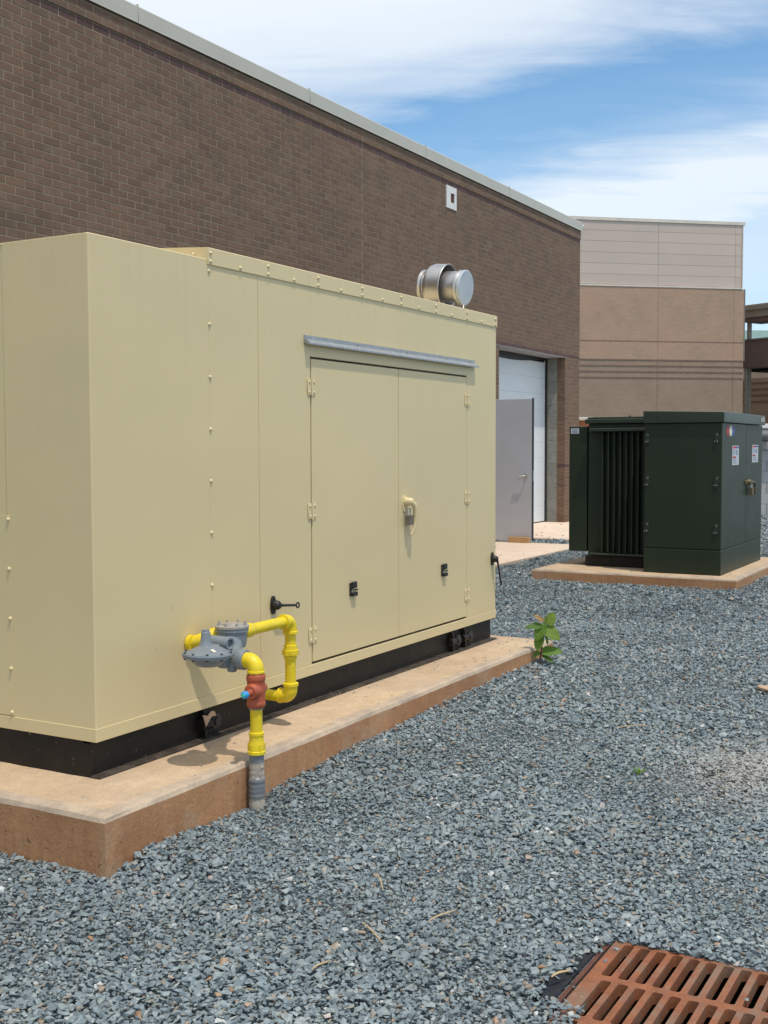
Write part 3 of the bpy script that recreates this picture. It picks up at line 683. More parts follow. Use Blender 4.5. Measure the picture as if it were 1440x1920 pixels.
bm = B(); lathe(bm, (gx, gy, 0), (0, 0, 1), [(.203, .0275), (.204, .0315), (.214, .032), (.216, .029), (.240, .0285), (.247, .0265), (.254, .0255), (.268, .0245), (.270, .0268), (.279, .0268), (.281, .024)], 24)
for k in range(6): t = k*math.pi/3; lathe(bm, (gx+.0285*math.cos(t), gy+.0285*math.sin(t), .217), (0, 0, 1), [(0, .003), (.024, .003)], 6)
finish('reducing_coupling', bm, 'yellow', gas, 40)
bm = B(); lathe(bm, (gx, gy, 0), (0, 0, 1), [(.27, .0212), (.50, .0212)], 20); finish('riser_pipe', bm, 'yellow', gas, 40)
# red plug valve
bm = B(); z0 = .366
lathe(bm, (gx, gy, z0), (0, 0, 1), [(0, .026), (.004, .033), (.018, .0345), (.024, .032), (.045, .033), (.062, .034), (.080, .032), (.094, .032), (.098, .0345), (.116, .0345), (.121, .029)], 8)
bmesh.ops.bevel(bm, geom=[e for e in bm.edges], offset=.002, segments=1, affect='EDGES')
vd = Vector((-.985, -.17, 0)).normalized(); vc = Vector((gx, gy, z0+.062))
lathe(bm, vc, vd, [(0, .030), (.034, .029), (.040, .024), (.048, .022)], 16); lathe(bm, vc, -vd, [(0, .026), (.036, .024), (.044, .019), (.056, .018), (.060, .012)], 14)
valve = finish('shutoff_valve', bm, 'red', gas, 40)
bm = B(); lathe(bm, vc+vd*.046, vd, [(0, .015), (.004, .011), (.03, .0105), (.034, .009)], 12); finish('valve_stem', bm, 'red', valve, 40)
bm = B(); lathe(bm, vc+vd*.076, vd, [(0, .0115), (.005, .0135), (.016, .0135), (.022, .009)], 16); finish('stem_cap', bm, 'blue', valve, 40)
bm = B(); lathe(bm, vc+vd*.0985, vd, [(0, .007), (.004, .0055)], 12); finish('seal', bm, 'green_dot', valve, 40)
for nm, p_, ax_ in (('thread', (gx, gy, .484), (0, 0, 1)), ('thread', (gx, gy+.0405, .530), (0, 1, 0)), ('thread', (3.4545, 2.552, .594), (1, 0, 0)), ('thread', (gx, gy, .362), (0, 0, 1))):
    bm = B(); lathe(bm, p_, ax_, [(0, .0245), (.0012, .0262), (.0024, .0248), (.0036, .0262), (.0048, .0250), (.006, .0258)], 18); finish(nm, bm, 'casing', gas, 60)
# lower elbow into the regulator
ze = .5275
bm = B(); tube(bm, [(gx, gy, .494), (gx, gy, .499)]+[Vector(p) for p in arc((gx, gy+.030, .499), (0, -1, 0), (0, 0, 1), .030)][1:]+[(gx, gy+.042, .529)], .0285, 20)
lathe(bm, (gx, gy, .488), (0, 0, 1), [(0, .028), (.001, .0315), (.008, .0315), (.010, .028)], 20); finish('elbow', bm, 'yellow', gas, 40)
ry = 2.552; rz = .594
reg = finish('regulator', lathe(B(), (gx, gy+.040, .531), (0, 1, 0), [(0, .024), (.001, .034), (.006, .0365), (.030, .0365), (.046, .034), (.07, .03)], 24), 'grey_paint', gas, 40)
bm = B()
tube(bm, [(gx, gy+.08, .535), (3.30, 2.48, .540), (3.34, 2.515, .550), (3.39, ry, .558)], [.030, .036, .042, .046], 18)
lathe(bm, (3.400, ry, .540), (0, 0, 1), [(0, .030), (.008, .050), (.030, .0545), (.062, .0555), (.066, .0605), (.076, .0605)], 32)
box(bm, 3.235, 3.285, 2.455, 2.50, .500, .545, .010, 2); box(bm, 3.25, 3.275, 2.435, 2.465, .487, .525, .006, 2)
finish('valve_body', bm, 'grey_paint', reg, 40)
bm = B(); lathe(bm, (3.400, ry, .6165), (0, 0, 1), [(0, .060), (.002, .0625), (.010, .0625), (.012, .059), (.013, .038), (.017, .036), (.018, .0)], 32); cov = finish('cover_plate', bm, 'cover_metal', reg, 40)
bm = B(); lathe(bm, (0, 0, 0), (0, 0, 1), [(0, .0062), (.006, .0062), (.0065, .004), (.011, .0038)], 6); me_b = bpy.data.meshes.new('bolt'); bm.to_mesh(me_b); bm.free(); me_b.materials.append(M['bolt_metal'])
for k in range(8): t = k*math.pi/4+.2; inst('bolt', me_b, (3.400+.0515*math.cos(t), ry+.0515*math.sin(t), .628), reg)
# diaphragm case, spring tower and vent
dc = Vector((3.140, 2.458, .568))
bm = B(); tl = Vector((.015, .0, 1)).normalized()
lathe(bm, dc, tl, [(-.040, .0), (-.040, .034), (-.034, .046), (-.020, .060), (-.010, .071), (-.0085, .074), (-.0080, .087), (-.0010, .089), (-.0003, .0855), (.0003, .0855), (.0010, .089), (.0080, .087), (.0085, .073), (.013, .066), (.021, .050), (.029, .030), (.031, .0)], 36, False)
finish('diaphragm_case', bm, 'grey_paint', reg, 35)
bm = B(); lathe(bm, dc+Vector((.0, .01, .028)), (0, 0, 1), [(0, .026), (.008, .021), (.020, .0175), (.048, .0155), (.050, .013), (.056, .013), (.057, .0)], 18); finish('spring_tower', bm, 'grey_paint', reg, 40)
bm = B(); lathe(bm, (3.215, 2.420, .596), (.12, 1, .0), [(.012, .0), (.012, .013), (0, .015), (-.001, .021), (.004, .0225), (.11, .0215)], 22, False); box(bm, 3.185, 3.245, 2.45, 2.53, .555, .594, .008, 2); finish('vent_pipe', bm, 'grey_paint', reg, 40)
tg = dc+Vector((-.018, -.045, .0195)); bm = B(); t2 = B(); box(t2, -.020, .020, -.009, .009, 0, .0012); merge(bm, t2, Matrix.Translation(tg) @ Matrix.Rotation(R(24), 4, 'X')); finish('maker_tag', bm, 'cream', reg)
u, v_, d_ = frame(tl); bm = B()
lathe(bm, (0, 0, 0), (0, 0, 1), [(-.014, .005), (.012, .005), (.012, .0)], 6, False); me_d = bpy.data.meshes.new('case_bolt'); bm.to_mesh(me_d); bm.free(); me_d.materials.append(M['dark_bolt'])
for k in range(10):
    t = k*math.pi/5+.3; inst('case_bolt', me_d, dc+(u*math.cos(t)+v_*math.sin(t))*.081, reg)
# upper run, drop and entry
bm = B(); lathe(bm, (3.458, ry, rz), (1, 0, 0), [(0, .024), (.001, .030), (.012, .030), (.014, .0275), (.052, .0265), (.062, .024), (.064, .0215)], 22); finish('reducing_coupling', bm, 'yellow', gas, 40)
bm = B(); lathe(bm, (3.45, ry, rz), (1, 0, 0), [(0, .0212), (.29, .0212)], 20); finish('outlet_pipe', bm, 'yellow', gas, 40)
ux = 3.778
bm = B(); tube(bm, [(ux-.046, ry, rz)]+[Vector(p) for p in arc((ux-.030, ry, rz-.030), (0, 0, 1), (1, 0, 0), .030)]+[(ux, ry, rz-.046)], .0268, 20)
lathe(bm, (ux-.052, ry, rz), (1, 0, 0), [(0, .027), (.001, .0305), (.010, .0305), (.012, .027)], 20); lathe(bm, (ux, ry, rz-.052), (0, 0, 1), [(0, .027), (.001, .0305), (.010, .0305), (.012, .027)], 20); finish('elbow', bm, 'yellow', gas, 40)
bm = B(); lathe(bm, (ux, ry, .31), (0, 0, 1), [(0, .0216), (.24, .0216)], 20); finish('drop_pipe', bm, 'yellow', gas, 40)
bm = B(); lathe(bm, (ux, ry, .440), (0, 0, 1), [(0, .022), (.002, .026), (.018, .026)], 16); lathe(bm, (ux, ry, .458), (0, 0, 1), [(0, .029), (.001, .034), (.020, .034), (.021, .029)], 8); lathe(bm, (ux, ry, .479), (0, 0, 1), [(0, .0275), (.018, .0265), (.020, .022)], 16); finish('pipe_union', bm, 'yellow', gas, 35)
zl = .292
bm = B(); tube(bm, [(ux, ry, zl+.046)]+[Vector(p) for p in arc((ux, ry+.030, zl+.030), (0, -1, 0), (0, 0, -1), .030)]+[(ux, ry+.046, zl)], .0268, 20)
lathe(bm, (ux, ry, zl+.042), (0, 0, 1), [(0, .027), (.001, .031), (.012, .031), (.014, .027)], 20); lathe(bm, (ux, ry+.042, zl), (0, 1, 0), [(0, .027), (.001, .0305), (.010, .0305), (.012, .027)], 20); finish('elbow', bm, 'yellow', gas, 40)
bm = B(); lathe(bm, (ux, ry+.04, zl-.004), (0, 1, 0), [(0, .0215), (.14, .0215)], 20); finish('entry_pipe', bm, 'yellow', gas, 40)
bm = B(); tube(bm, [(3.44, ry+.03, rz+.006), (3.40, ry+.06, rz+.002), (3.365, ry+.085, rz-.014), (3.345, ry+.115, rz-.028), (3.335, ry+.150, rz-.034)], .024, 18); finish('inlet_elbow', bm, 'yellow', gas, 60)
bm = B(); lathe(bm, (3.3345, YG-.022, rz-.034), (0, 1, 0), [(0, .026), (.001, .030), (.018, .030), (.021, .026)], 20); finish('wall_flange', bm, 'yellow', gas, 40)

# ================================================================== transformer
tr = thing('transformer', 'dark green pad mounted transformer cabinet with side cooling fins', 'transformer', (11.5, 3.2, .1))
TX0, TX1, TY0, TY1 = 10.66, 12.40, 2.50, 3.212
finish('base_sill', box(B(), TX0, TX1, TY0, TY1, .1, .330, .006, 1), 'green', tr)
finish('cabinet', box(B(), TX0+.008, TX1-.008, TY0+.008, TY1, .333, 1.485), 'green', tr)
finish('side_door', box(B(), TX0, TX0+.0075, TY0+.002, TY1-.002, .338, 1.488, .003, 1), 'green', tr)
dA = finish('door', box(B(), TX0+.003, 11.652, TY0, TY0+.0075, .338, 1.488, .003, 1), 'green', tr)
dB = finish('door', box(B(), 11.660, TX1, TY0, TY0+.0075, .338, 1.488, .003, 1), 'green', tr)
bm = B(); prism(bm, [(TY0-.022, 1.492), (TY0-.022, 1.580), (TY0-.014, 1.590), (TY1+.01, 1.606), (TY1+.01, 1.492)], TX0-.022, TX1+.024, 'x')
bmesh.ops.bevel(bm, geom=list(bm.edges), offset=.005, segments=1, affect='EDGES'); lid = finish('lid', bm, 'green_lid', tr, 30)
bm = B(); box(bm, 12.20, 12.38, TY0-.027, TY0-.0225, 1.524, 1.572); finish('nameplate', bm, 'cover_metal', lid)
finish('lid_bolt', lathe(B(), (TX0-.022, 3.08, 1.555), (-1, 0, 0), [(0, .010), (.006, .008)], 8), 'green_lid', lid)
def thinge(y, z):
    bm = B(); box(bm, TX0-.006, TX0, y-.022, y+.022, z-.048, z+.048, .002)
    for dy in (-.011, .011):
        for dz in (-.03, .03): lathe(bm, (TX0-.006, y+dy, z+dz), (-1, 0, 0), [(0, .0075), (.005, .006)], 8)
    lathe(bm, (TX0-.008, y, z-.05), (0, 0, 1), [(0, .008), (.1, .008)], 8); h = finish('hinge', bm, 'green_lid', tr, 40)
    bm = B()
    for dy, dz in ((-.011, .03), (.011, -.03), (-.011, -.03)): lathe(bm, (TX0-.0112, y+dy, z+dz), (-1, 0, 0), [(0, .006), (.0035, .0045)], 8)
    finish('hinge_bolt', bm, 'bolt_metal', h)
for z in (1.352, .952, .52):
    thinge(TY1-.022, z); thinge(TY0+.052, z)
# latch handle, padlock
bm = B(); box(bm, 11.60, 11.78, TY0-.012, TY0, .905, .945, .003); lathe(bm, (11.70, TY0-.01, .925), (0, -1, 0), [(0, .030), (.03, .026), (.04, .012)], 14); tube(bm, [(11.70, TY0-.035, .925), (11.80, TY0-.045, .922), (11.86, TY0-.045, .905), (11.87, TY0-.045, .80)], .011, 8)
finish('latch_handle', bm, 'brass', tr, 40)
pk = thing('padlock', 'weathered brass padlock on the green transformer door latch', 'padlock', (11.73, TY0-.05, .83))
finish('lock_body', box(B(), 11.70, 11.775, TY0-.055, TY0-.018, .80, .872, .004), 'brass', pk)
bm = B(); tube(bm, [(11.715, TY0-.036, .87), (11.715, TY0-.036, .90), (11.737, TY0-.036, .925), (11.76, TY0-.036, .90), (11.76, TY0-.036, .87)], .006, 8); finish('shackle', bm, 'stainless', pk, 50)
# stickers
def ell(bm, cx, cz, rx, rz, y, a0, a1, n=18): prism(bm, [(cx+rx*math.cos(t), cz+rz*math.sin(t)) for t in np.linspace(a0, a1, n)][:(-1 if a1-a0 > 6 else None)], y, TY0-.0004)
lc, lz = 10.985, 1.418
bm = B(); ell(bm, lc-.075, lz, .085, .052, TY0-.0014, math.pi/2, 3*math.pi/2); lg = finish('emblem', bm, 'sticker_red', dA, label='small red, white and blue emblem')
bm = B(); ell(bm, lc, lz, .058, .050, TY0-.0022, 0, 2*math.pi, 25); finish('emblem', bm, 'cream', dA)
bm = B(); ell(bm, lc+.075, lz, .085, .052, TY0-.0014, -math.pi/2, math.pi/2); finish('emblem', bm, 'sticker_blue', dA)
def warning(door_, x0, x1, z0, z1):
    w_ = x1-x0; s = finish('warning_label', box(B(), x0, x1, TY0-.0014, TY0-.0003, z0, z1), 'sticker', door_, label='white warning label with red headings')
    H = z1-z0; bm = B()
    for a, b, c, e in ((.06, .60, .86, .96), (.06, .55, .36, .45)): box(bm, x0+w_*a, x0+w_*b, TY0-.0022, TY0-.0014, z0+H*c, z0+H*e)
    finish('red_heading', bm, 'sticker_red', s)
    bm = B(); box(bm, x0+w_*.62, x0+w_*.95, TY0-.0022, TY0-.0014, z0+H*.86, z0+H*.96); finish('blue_heading', bm, 'sticker_blue', s)
    bm = B()
    for k in range(6): box(bm, x0+w_*.08, x0+w_*random.uniform(.38, .5), TY0-.0022, TY0-.0014, z0+H*(.80-k*.05), z0+H*(.80-k*.05+.018))
    for k in range(5): box(bm, x0+w_*.08, x0+w_*random.uniform(.6, .92), TY0-.0022, TY0-.0014, z0+H*(.30-k*.055), z0+H*(.30-k*.055+.02))
    box(bm, x0+w_*.58, x0+w_*.80, TY0-.0022, TY0-.0014, z0+H*.52, z0+H*.78)
    finish('print', bm, 'sticker_text', s)
warning(dA, 11.06, 11.33, 1.100, 1.282); warning(dB, 11.92, 12.20, 1.115, 1.290)
# tank, fins and far radiator
KX = 11.02
finish('tank', box(B(), KX, 12.25, TY1+.001, 3.885, .205, 1.500, .004), 'green', tr)
finish('tank_base', box(B(), KX-.02, 12.25, TY1+.001, 3.905, .1, .203, .003), 'black_steel', tr)
bm = B(); box(bm, KX-.03, 12.30, TY1+.012, 3.915, 1.502, 1.548, .006); box(bm, KX-.01, 12.28, TY1+.012, 3.895, 1.549, 1.566, .004); tl_ = finish('tank_lid', bm, 'green_lid', tr)
for k in range(8):
    y = 3.300+k*.060
    finish('cooling_fin', box(B(), KX-.075, KX-.001, y-.008, y+.008, .24, 1.415, .004), 'green', tr)
bm = B(); box(bm, KX-.10, KX-.001, TY1+.02, 3.85, 1.425, 1.455, .004); box(bm, KX-.10, KX-.001, TY1+.03, 3.84, .215, .236, .004); finish('fin_header', bm, 'green_lid', tr)
sr = finish('side_radiator', box(B(), KX, 12.1, 3.90, 4.085, .24, 1.475, .005), 'green', tr)
finish('radiator_sticker', box(B(), KX-.0018, KX-.0003, 3.985, 4.068, 1.405, 1.458), 'sticker', sr)
bm = B()
for k in range(3): box(bm, KX-.0026, KX-.0018, 3.998, 4.055, 1.413+k*.014, 1.420+k*.014)
finish('print', bm, 'sticker_text', sr)
finish('lid_bolt', lathe(B(), (KX+.1, 3.50, 1.566), (0, 0, 1), [(0, .012), (.014, .01)], 8), 'green_lid', tl_)

# ================================================================== far building
FA = R(-49.667)
fb = thing('tan_hall', 'tall tan brick hall with pinkish metal panels on its upper wall', 'building', (45.047, 9.807, 0), FA)
LFT = -26.0
def fpart(name, bm, m, parent=fb, label=None): return finish(name, bm, m, parent, local=True, label=label)
fpart('wall', box(B(), LFT, -.01, 0, 16, 4.505, 7.17), 'far_brick')
fpart('wall', box(B(), LFT, -.012, .012, 16, -.1, 4.50), 'far_brick_low')
fpart('backing', box(B(), LFT, -.13, .06, 15.9, 7.17, 9.54), 'far_brick')
for z in (5.155, 4.475, 4.255, 4.04, 3.82):
    bm = B(); n = 170; dxx = (-.02-LFT)/n
    for k in range(n): box(bm, LFT+k*dxx+.008, LFT+(k+1)*dxx-.008, -.0015-.004*(k % 2), .04, z, z+.046)
    o = fpart('brick_band', bm, 'far_band'); o['kind'] = 'stuff'
rows = [7.245, 7.615, 8.005, 8.405, 8.81, 9.195, 9.545]; colsx = [-.115, -.37, -3.45, -6.69, -9.93, -13.17, -16.4, -19.6, -22.8, -26]
mc = {}
for b_, a_ in zip(colsx, colsx[1:]):
    for c_, e_ in zip(rows, rows[1:]):
        k = (round(b_-a_, 3), round(e_-c_, 3))
        if k not in mc:
            bm = B(); box(bm, .004, b_-a_-.004, 0, .05, .004, e_-c_-.004, .003); me = bpy.data.meshes.new('metal_panel'); bmesh.ops.recalc_face_normals(bm, faces=bm.faces); bm.to_mesh(me); bm.free(); me.materials.append(M['metal_panel']); mc[k] = me
        inst('metal_panel', mc[k], (a_, .035, c_), fb, local=True)
fpart('drip_flashing', box(B(), LFT, -.10, -.02, .06, 7.172, 7.232), 'panel_trim')
fpart('corner_trim', box(B(), -.112, -.07, .02, .3, 7.235, 9.544), 'metal_panel')
fpart('corner_trim', box(B(), -.012, .03, -.012, .3, 4.5, 7.17), 'grey_trim')
fpart('roof_edge', box(B(), LFT, .0, .0, 16, 9.545, 9.66), 'panel_trim')
for x in (-3.45, -.42): fpart('control_joint', box(B(), x-.012, x+.012, -.004, .02, 0, 7.15), 'far_brick_low')
lt = fpart('wall_light', lathe(B(), (-6.52, -.05, 9.27), (0, -1, 0), [(0, .08), (.12, .09), (.16, .05)], 10), 'vent_white')

# low walls between the transformer and the hall
lw = thing('low_brick_wall', 'low orange red brick wall with white cap behind the transformer', 'wall', (22.508, 4.462, 0), FA)
bm = B(); box(bm, -9.0, -1.2, 0, .30, -.1, 1.755); fpart('wall', bm, 'red_brick', lw)
fpart('cap', box(B(), -9.0, -1.2, -.05, .35, 1.757, 1.815, .005), 'panel_trim', lw)
bw = thing('block_wall', 'grey concrete block wall with white cap beyond the transformer doors', 'wall', (22.508, 4.462, 0), FA)
fpart('mortar', box(B(), -1.19, 3.6, .008, .2, -.1, 1.60), 'mortar', bw)
BLK = .405
bmb = brick_mesh('concrete_block', BLK-.012, .196, .05, 'block_grey')
for k in range(8):
    for j in range(12): inst('concrete_block', bmb, (-1.19+(j*BLK)-(BLK/2 if k % 2 else 0)+BLK/2*(1 if k % 2 else 0)*0, 0, .0+k*.2015), bw, local=True)
fpart('cap', box(B(), -1.19, 3.6, -.06, .25, 1.615, 1.70, .005), 'vent_white', bw)
gp = thing('wall_pipe', 'thick dark grey horizontal pipe along the top of the grey block wall', 'pipe', (22.508, 4.462, 0), FA)
bm = B(); lathe(bm, (-.25, -.17, 1.47), (1, 0, 0), [(0, .09), (.01, .105), (3.6, .105)], 16); fpart('pipe', bm, 'pipe_grey', gp)
bm = B(); box(bm, -.14, -.10, -.29, 0, 1.34, 1.36); box(bm, -.14, -.02, -.3, -.05, 1.22, 1.335, .01); fpart('bracket', bm, 'lid_steel', gp)

# canopy wing at the far right
def ray(u, v): return (C_F+C_R*((u-720)/F_PX)-C_U*((v-960)/F_PX))
CA = R(-116); r0 = ray(1391, 847); cpt = EYE+r0*47.0
cw = thing('entrance_canopy', 'canopy wing with beige roof edge and dark brick parapet past the tan hall', 'canopy', (cpt.x, cpt.y, 0), CA)
fpart('roof_beam', box(box(B(), 0, 12, -.1, 1.2, 6.42, 6.92), .0, 12, -.22, 1.3, 6.70, 6.86), 'soffit', cw)
fpart('roof_underside', box(B(), .0, 12, -.02, 1.1, 6.25, 6.42), 'parapet', cw)
fpart('column', box(B(), .05, .17, .15, .30, 0, 6.25), 'soffit', cw)
fpart('parapet', box(B(), -.05, 12, -.05, .5, 4.42, 5.50), 'parapet', cw)
fpart('parapet_cap', box(B(), -.05, 12, -.1, .55, 5.502, 5.57), 'grey_trim', cw)
fpart('soffit', box(B(), -.05, 12, .5, 4.2, 4.30, 4.42), 'void', cw)  # underside coloured black as the shadow below the parapet
bm = B(); box(bm, .06, .16, .0, .1, 0, 4.42); fpart('downpipe', bm, 'soffit', cw)
fpart('back_wall', box(B(), -4.0, 12, 4.2, 4.5, -.1, 4.30), 'far_brick', cw)
for z in (4.06, 3.78, 3.52, 3.24): fpart('brick_band', box(B(), -4, 12, 4.17, 4.21, z, z+.06), 'far_band', cw)
tw = thing('teal_roof_building', 'distant building with a teal standing seam metal roof', 'building', (cpt.x+22, cpt.y+2, 0), R(-60))
bm = B(); prism(bm, [(0, 6.2), (0, 6.45), (4, 8.34), (8, 6.45), (8, 6.2)], -8, 22, 'x'); fpart('roof', bm, 'teal', tw)
fpart('wall', box(B(), -7.6, 21.6, .4, 7.6, -.1, 6.2), 'far_brick', tw)
# ================================================================== drain grate
dg = thing('drain_grate', 'rusty cast iron drain grate set into the blue grey gravel', 'drain grate', (2.85, .92, 0))
gx0, gx1, gy0, gy1 = 2.190, 2.860, .318, .924
zt, zb = -.004, -.032
slots = []
for r_ in range(3):
    x1_ = 2.846-r_*.2195; x0_ = x1_-.194
    k = 0; y = gy1-.028-(.012 if r_ == 1 else .004*r_)
    while y-.026 > gy0+.02: slots.append((x0_, x1_, y-.0255, y)); y -= .0418
bm = B()
# top sheet with rounded slots: strips between the slots per row, drawn as a grid of cells
def rrect(x0, x1, y0, y1, r=.008, n=4):
    o = []
    for cx, cy, a in ((x1-r, y1-r, 0), (x0+r, y1-r, 90), (x0+r, y0+r, 180), (x1-r, y0+r, 270)):
        for i in range(n+1): t = R(a+90*i/n); o.append((cx+r*math.cos(t), cy+r*math.sin(t)))
    return o
edges = []
outer = [bm.verts.new((x, y, zt)) for x, y in ((gx0, gy0), (gx1, gy0), (gx1, gy1), (gx0, gy1))]
for i in range(4): edges.append(bm.edges.new((outer[i], outer[(i+1) % 4])))
loops = []
for s in slots:
    lp = [bm.verts.new((x, y, zt)) for x, y in rrect(*s)]; loops.append(lp)
    for i in range(len(lp)): edges.append(bm.edges.new((lp[i], lp[(i+1) % len(lp)])))
bmesh.ops.triangle_fill(bm, use_beauty=True, use_dissolve=False, edges=edges, normal=(0, 0, 1))
for lp in loops+[outer]:
    n = len(lp); cx = sum(v.co.x for v in lp)/n; cy = sum(v.co.y for v in lp)/n; tp = .90 if lp is not outer else 1.0
    lo = [bm.verts.new((cx+(v.co.x-cx)*(.985 if lp is not outer else 1), cy+(v.co.y-cy)*tp, zb)) for v in lp]
    md = [bm.verts.new((v.co.x, v.co.y, zt-.003)) for v in lp]
    for i in range(n):
        j = (i+1) % n; bm.faces.new((lp[i], lp[j], md[j], md[i])); bm.faces.new((md[i], md[j], lo[j], lo[i]))
finish('slotted_casting', bm, 'iron', dg, 40)
bm = B(); box(bm, gx0-.02, gx0-.001, gy0-.02, gy1+.008, -.6, -.008); box(bm, gx1+.001, gx1+.008, gy0-.02, gy1+.008, -.6, -.010); box(bm, gx0, gx1, gy1+.001, gy1+.008, -.6, -.010); box(bm, gx0, gx1, gy0-.02, gy0-.001, -.6, -.008); box(bm, gx0, gx1, gy0, gy1, -.62, -.6)
finish('catch_basin', bm, 'void', dg)  # basin coloured black, shade painted in below the slots
finish('edge_frame', box(B(), gx0, gx1-.03, gy1+.0085, gy1+.020, -.05, -.0065), 'rust_dark', dg)
bm = B(); n = 14; top = []; bot = []
for i in range(n+1):
    x = 2.45+.35*i/n; wv = .004*math.sin(i*1.7)
    top.append(bm.verts.new((x, .948+.050*min(1, (2.80-x)/.25)+wv, .004))); bot.append(bm.verts.new((x, .9465, -.002+.001*math.sin(i*2.2))))
md = [bm.verts.new(((a.co.x+b.co.x)/2, (a.co.y+b.co.y)/2, -.005+.003*math.sin(i*1.3))) for i, (a, b) in enumerate(zip(top, bot))]
for A_, B_ in ((top, md), (md, bot)):
    for i in range(n): bm.faces.new((A_[i], A_[i+1], B_[i+1], B_[i]))
bmesh.ops.solidify(bm, geom=list(bm.faces), thickness=.0015)
tag(finish('weed_fabric', bm, 'fabric', smooth=60), 'exposed strip of black weed fabric beside the rusty drain grate', 'fabric')

# ================================================================== sapling, litter
S0 = Vector((5.908, 2.352, .085)); PXM = .00288
sp = thing('sapling', 'small green weed sapling at the far corner of the generator pad', 'plant', S0)
SIDE = Vector((math.sin(YAW), -math.cos(YAW), 0)); TOW = Vector((-math.cos(YAW), -math.sin(YAW), 0))
def at(u, v, out=0.0): return S0+SIDE*((u-1013)*PXM)+Vector((0, 0, (1240-v)*PXM))+TOW*out
stem_p = [(1013, 1244), (1014, 1225), (1017, 1203), (1020, 1180), (1023, 1162), (1026, 1148)]
bm = B(); tube(bm, [at(*p) for p in stem_p], [.005, .0045, .004, .0035, .003, .002], 8)
LEAVES = (   # base, tip, half width, how far the tip comes forward, droop, tilt of the face, material
    ((1027, 1162), (1041, 1140), .030, -.01, .006, (.3, .6), 'leaf'), ((1023, 1170), (1050, 1190), .041, .03, .012, (.2, .55), 'leaf'),
    ((1018, 1164), (1004, 1191), .034, .035, .012, (-.3, .5), 'leaf'), ((1015, 1166), (985, 1166), .023, .0, .012, (-.1, .9), 'leaf'),
    ((1013, 1187), (1006, 1211), .027, .03, .010, (-.2, .35), 'leaf'), ((1018, 1214), (1055, 1211), .031, .03, .014, (.0, .75), 'leaf'),
    ((1024, 1183), (1029, 1204), .010, -.01, .004, (.5, .2), 'leaf'), ((1012, 1215), (998, 1224), .015, .01, .006, (-.2, .6), 'leaf'),
    ((1018, 1221), (1037, 1233), .015, .04, .006, (.2, .7), 'leaf'), ((1022, 1160), (1018, 1174), .013, .02, .004, (-.1, .5), 'leaf'),
    ((1019, 1157), (1001, 1143), .013, .0, .008, (-.3, .7), 'young_leaf'))
for b_, t_, wd, fw, dr, tl2, m_ in LEAVES:
    k = min(range(len(stem_p)), key=lambda i: abs(stem_p[i][1]-(b_[1]+6))); tube(bm, [at(*stem_p[k]), at(*b_, .004)], [.0022, .0014], 6)
finish('stem', bm, 'stem', sp, 60)
def leaf(base, tip, width, droop, up, m='leaf'):
    d = tip-base; L = d.length; d.normalize(); side = d.cross(up).normalized(); nn = side.cross(d).normalized()
    bm = B(); n = 12; rows_ = []
    for i in range(n+1):
        t = i/n; wd = width*(0 if i == n else (min(1, (t+.06)/.22)**.6)*max(0, 1-((t-.28)/.74)**2 if t > .28 else 1)**.8)
        c = base+d*(L*t)-nn*(droop*t*t)
        rows_.append([bm.verts.new(c+side*(wd*q)-d*(.10*width*abs(q)*(1 if t < .3 else 0))+nn*(.14*wd*abs(q)**1.5+.0016*math.sin(9*t+5*q))) for q in (-1, -.66, -.33, 0, .33, .66, 1)])
    for a, b in zip(rows_, rows_[1:]):
        for k in range(6): bm.faces.new((a[k], a[k+1], b[k+1], b[k]))
    bmesh.ops.remove_doubles(bm, verts=bm.verts, dist=.0003)
    return finish('leaf', bm, m, sp, 60)
for b_, t_, wd, fw, dr, (sx, uz), m_ in LEAVES: leaf(at(*b_, .004), at(*t_, fw), wd, dr, TOW*.8+SIDE*sx+Vector((0, 0, uz)), m_)

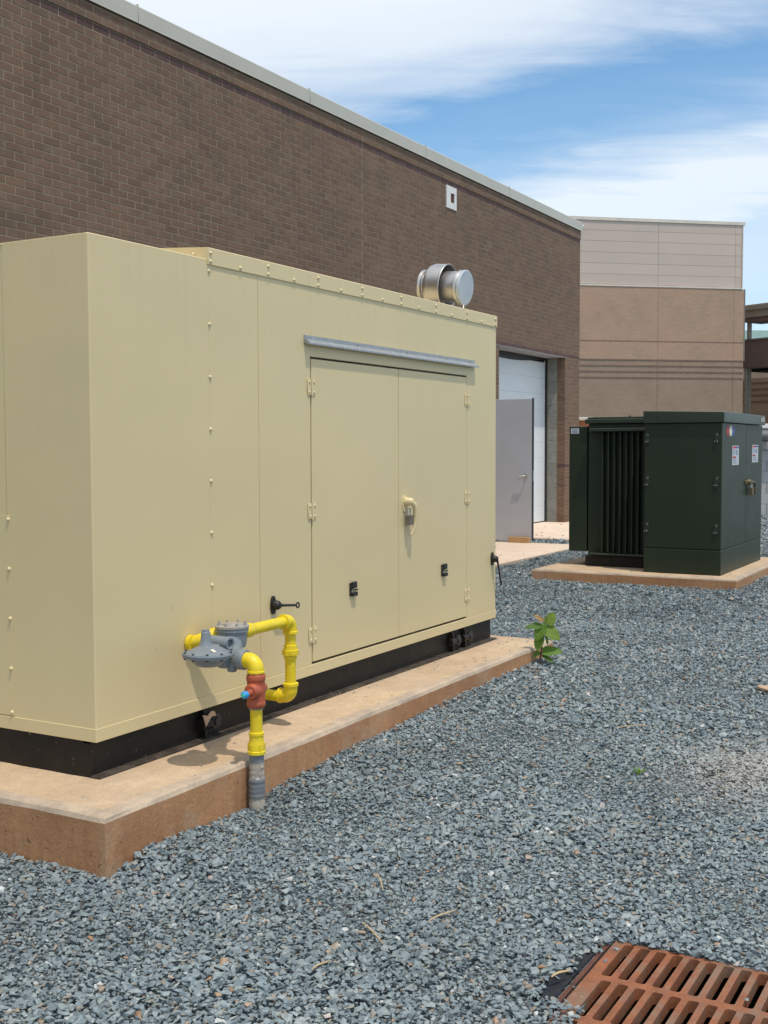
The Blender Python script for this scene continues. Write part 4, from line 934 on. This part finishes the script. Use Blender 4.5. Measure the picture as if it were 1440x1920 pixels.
def straw(a, b, label, r=.0022):
    a, b = Vector((*a, .022)), Vector((*b, .020)); mid = (a+b)/2+Vector((random.uniform(-.0015, .0015), random.uniform(-.0015, .0015), .004))
    bm = B(); tube(bm, [a, a.lerp(mid, .5)+Vector((0, 0, .002)), mid, b.lerp(mid, .5), b], [r*.7, r, r, r*.9, r*.5], 6)
    tag(finish('dry_straw', bm, 'straw', smooth=60), label, 'straw', 'dry straws lying on the gravel')
straw((2.585, 1.524), (2.505, 1.417), 'straight dry straw lying midway along the front gravel')
straw((2.678, 1.377), (2.784, 1.347), 'dry straw pointing towards the drain grate from the open gravel')
straw((2.289, 1.491), (2.355, 1.479), 'short dry straw on the nearest gravel below the straight straws')
straw((2.899, 1.655), (2.813, 1.591), 'thin bent straw on gravel in front of the gas riser')
straw((2.53, .975), (2.588, .948), 'pale straw lying across the edge of the black weed fabric', .003)
straw((3.455, 2.335), (3.53, 2.36), 'pale straw leaning beside the gas riser base', .003)
straw((2.80, 2.36), (2.72, 2.33), 'light straw standing by the near corner of the generator pad')
straw((4.95, 1.62), (5.10, 1.52), 'long straw on the gravel below the small sapling')
bm = B(); pts = [(6.06, 1.02), (6.20, 1.00), (6.23, 1.18), (6.185, 1.255), (6.14, 1.235), (6.08, 1.16)]
prism(bm, pts, .020, .030, 'z'); tag(finish('cardboard_scrap', bm, 'card'), 'torn piece of brown cardboard lying on the gravel', 'cardboard')
bm = B()
for k in range(60):
    d = random.uniform(2.3, 8.5); a = YAW+random.uniform(-.36, .20); x, y = d*math.cos(a), d*math.sin(a)
    if (PX0-.05 < x < PX1+.05 and y > PY-.06) or y > YW or (2.1 < x < 2.95 and .25 < y < .98): continue
    t = random.uniform(0, 3.14); L = random.uniform(.010, .035); z = .018+float(heap(x, y))
    tube(bm, [(x, y, z), (x+L*math.cos(t)*.5, y+L*math.sin(t)*.5, z+.003), (x+L*math.cos(t), y+L*math.sin(t), z-.002)], [.0008, .0012, .0006], 5)
finish('straw_bits', bm, 'straw', kind='stuff')
wx, wy = 4.35, 1.32
wd_ = thing('weed_sprout', 'tiny green sprout growing up through the gravel near the dusty patch', 'plant', (wx, wy, .01))
for k in range(6):
    t = k*1.05+.3; d = Vector((math.cos(t), math.sin(t), .9)).normalized(); b0 = Vector((wx, wy, .005)); e0 = b0+d*random.uniform(.030, .048); sd_ = d.cross(Vector((0, 0, 1))).normalized()*.007
    bm = B(); v = [bm.verts.new(p) for p in (b0, b0.lerp(e0, .6)+sd_, e0, b0.lerp(e0, .6)-sd_)]; bm.faces.new((v[0], v[1], v[2])); bm.faces.new((v[0], v[2], v[3])); finish('leaf', bm, 'leaf', wd_)
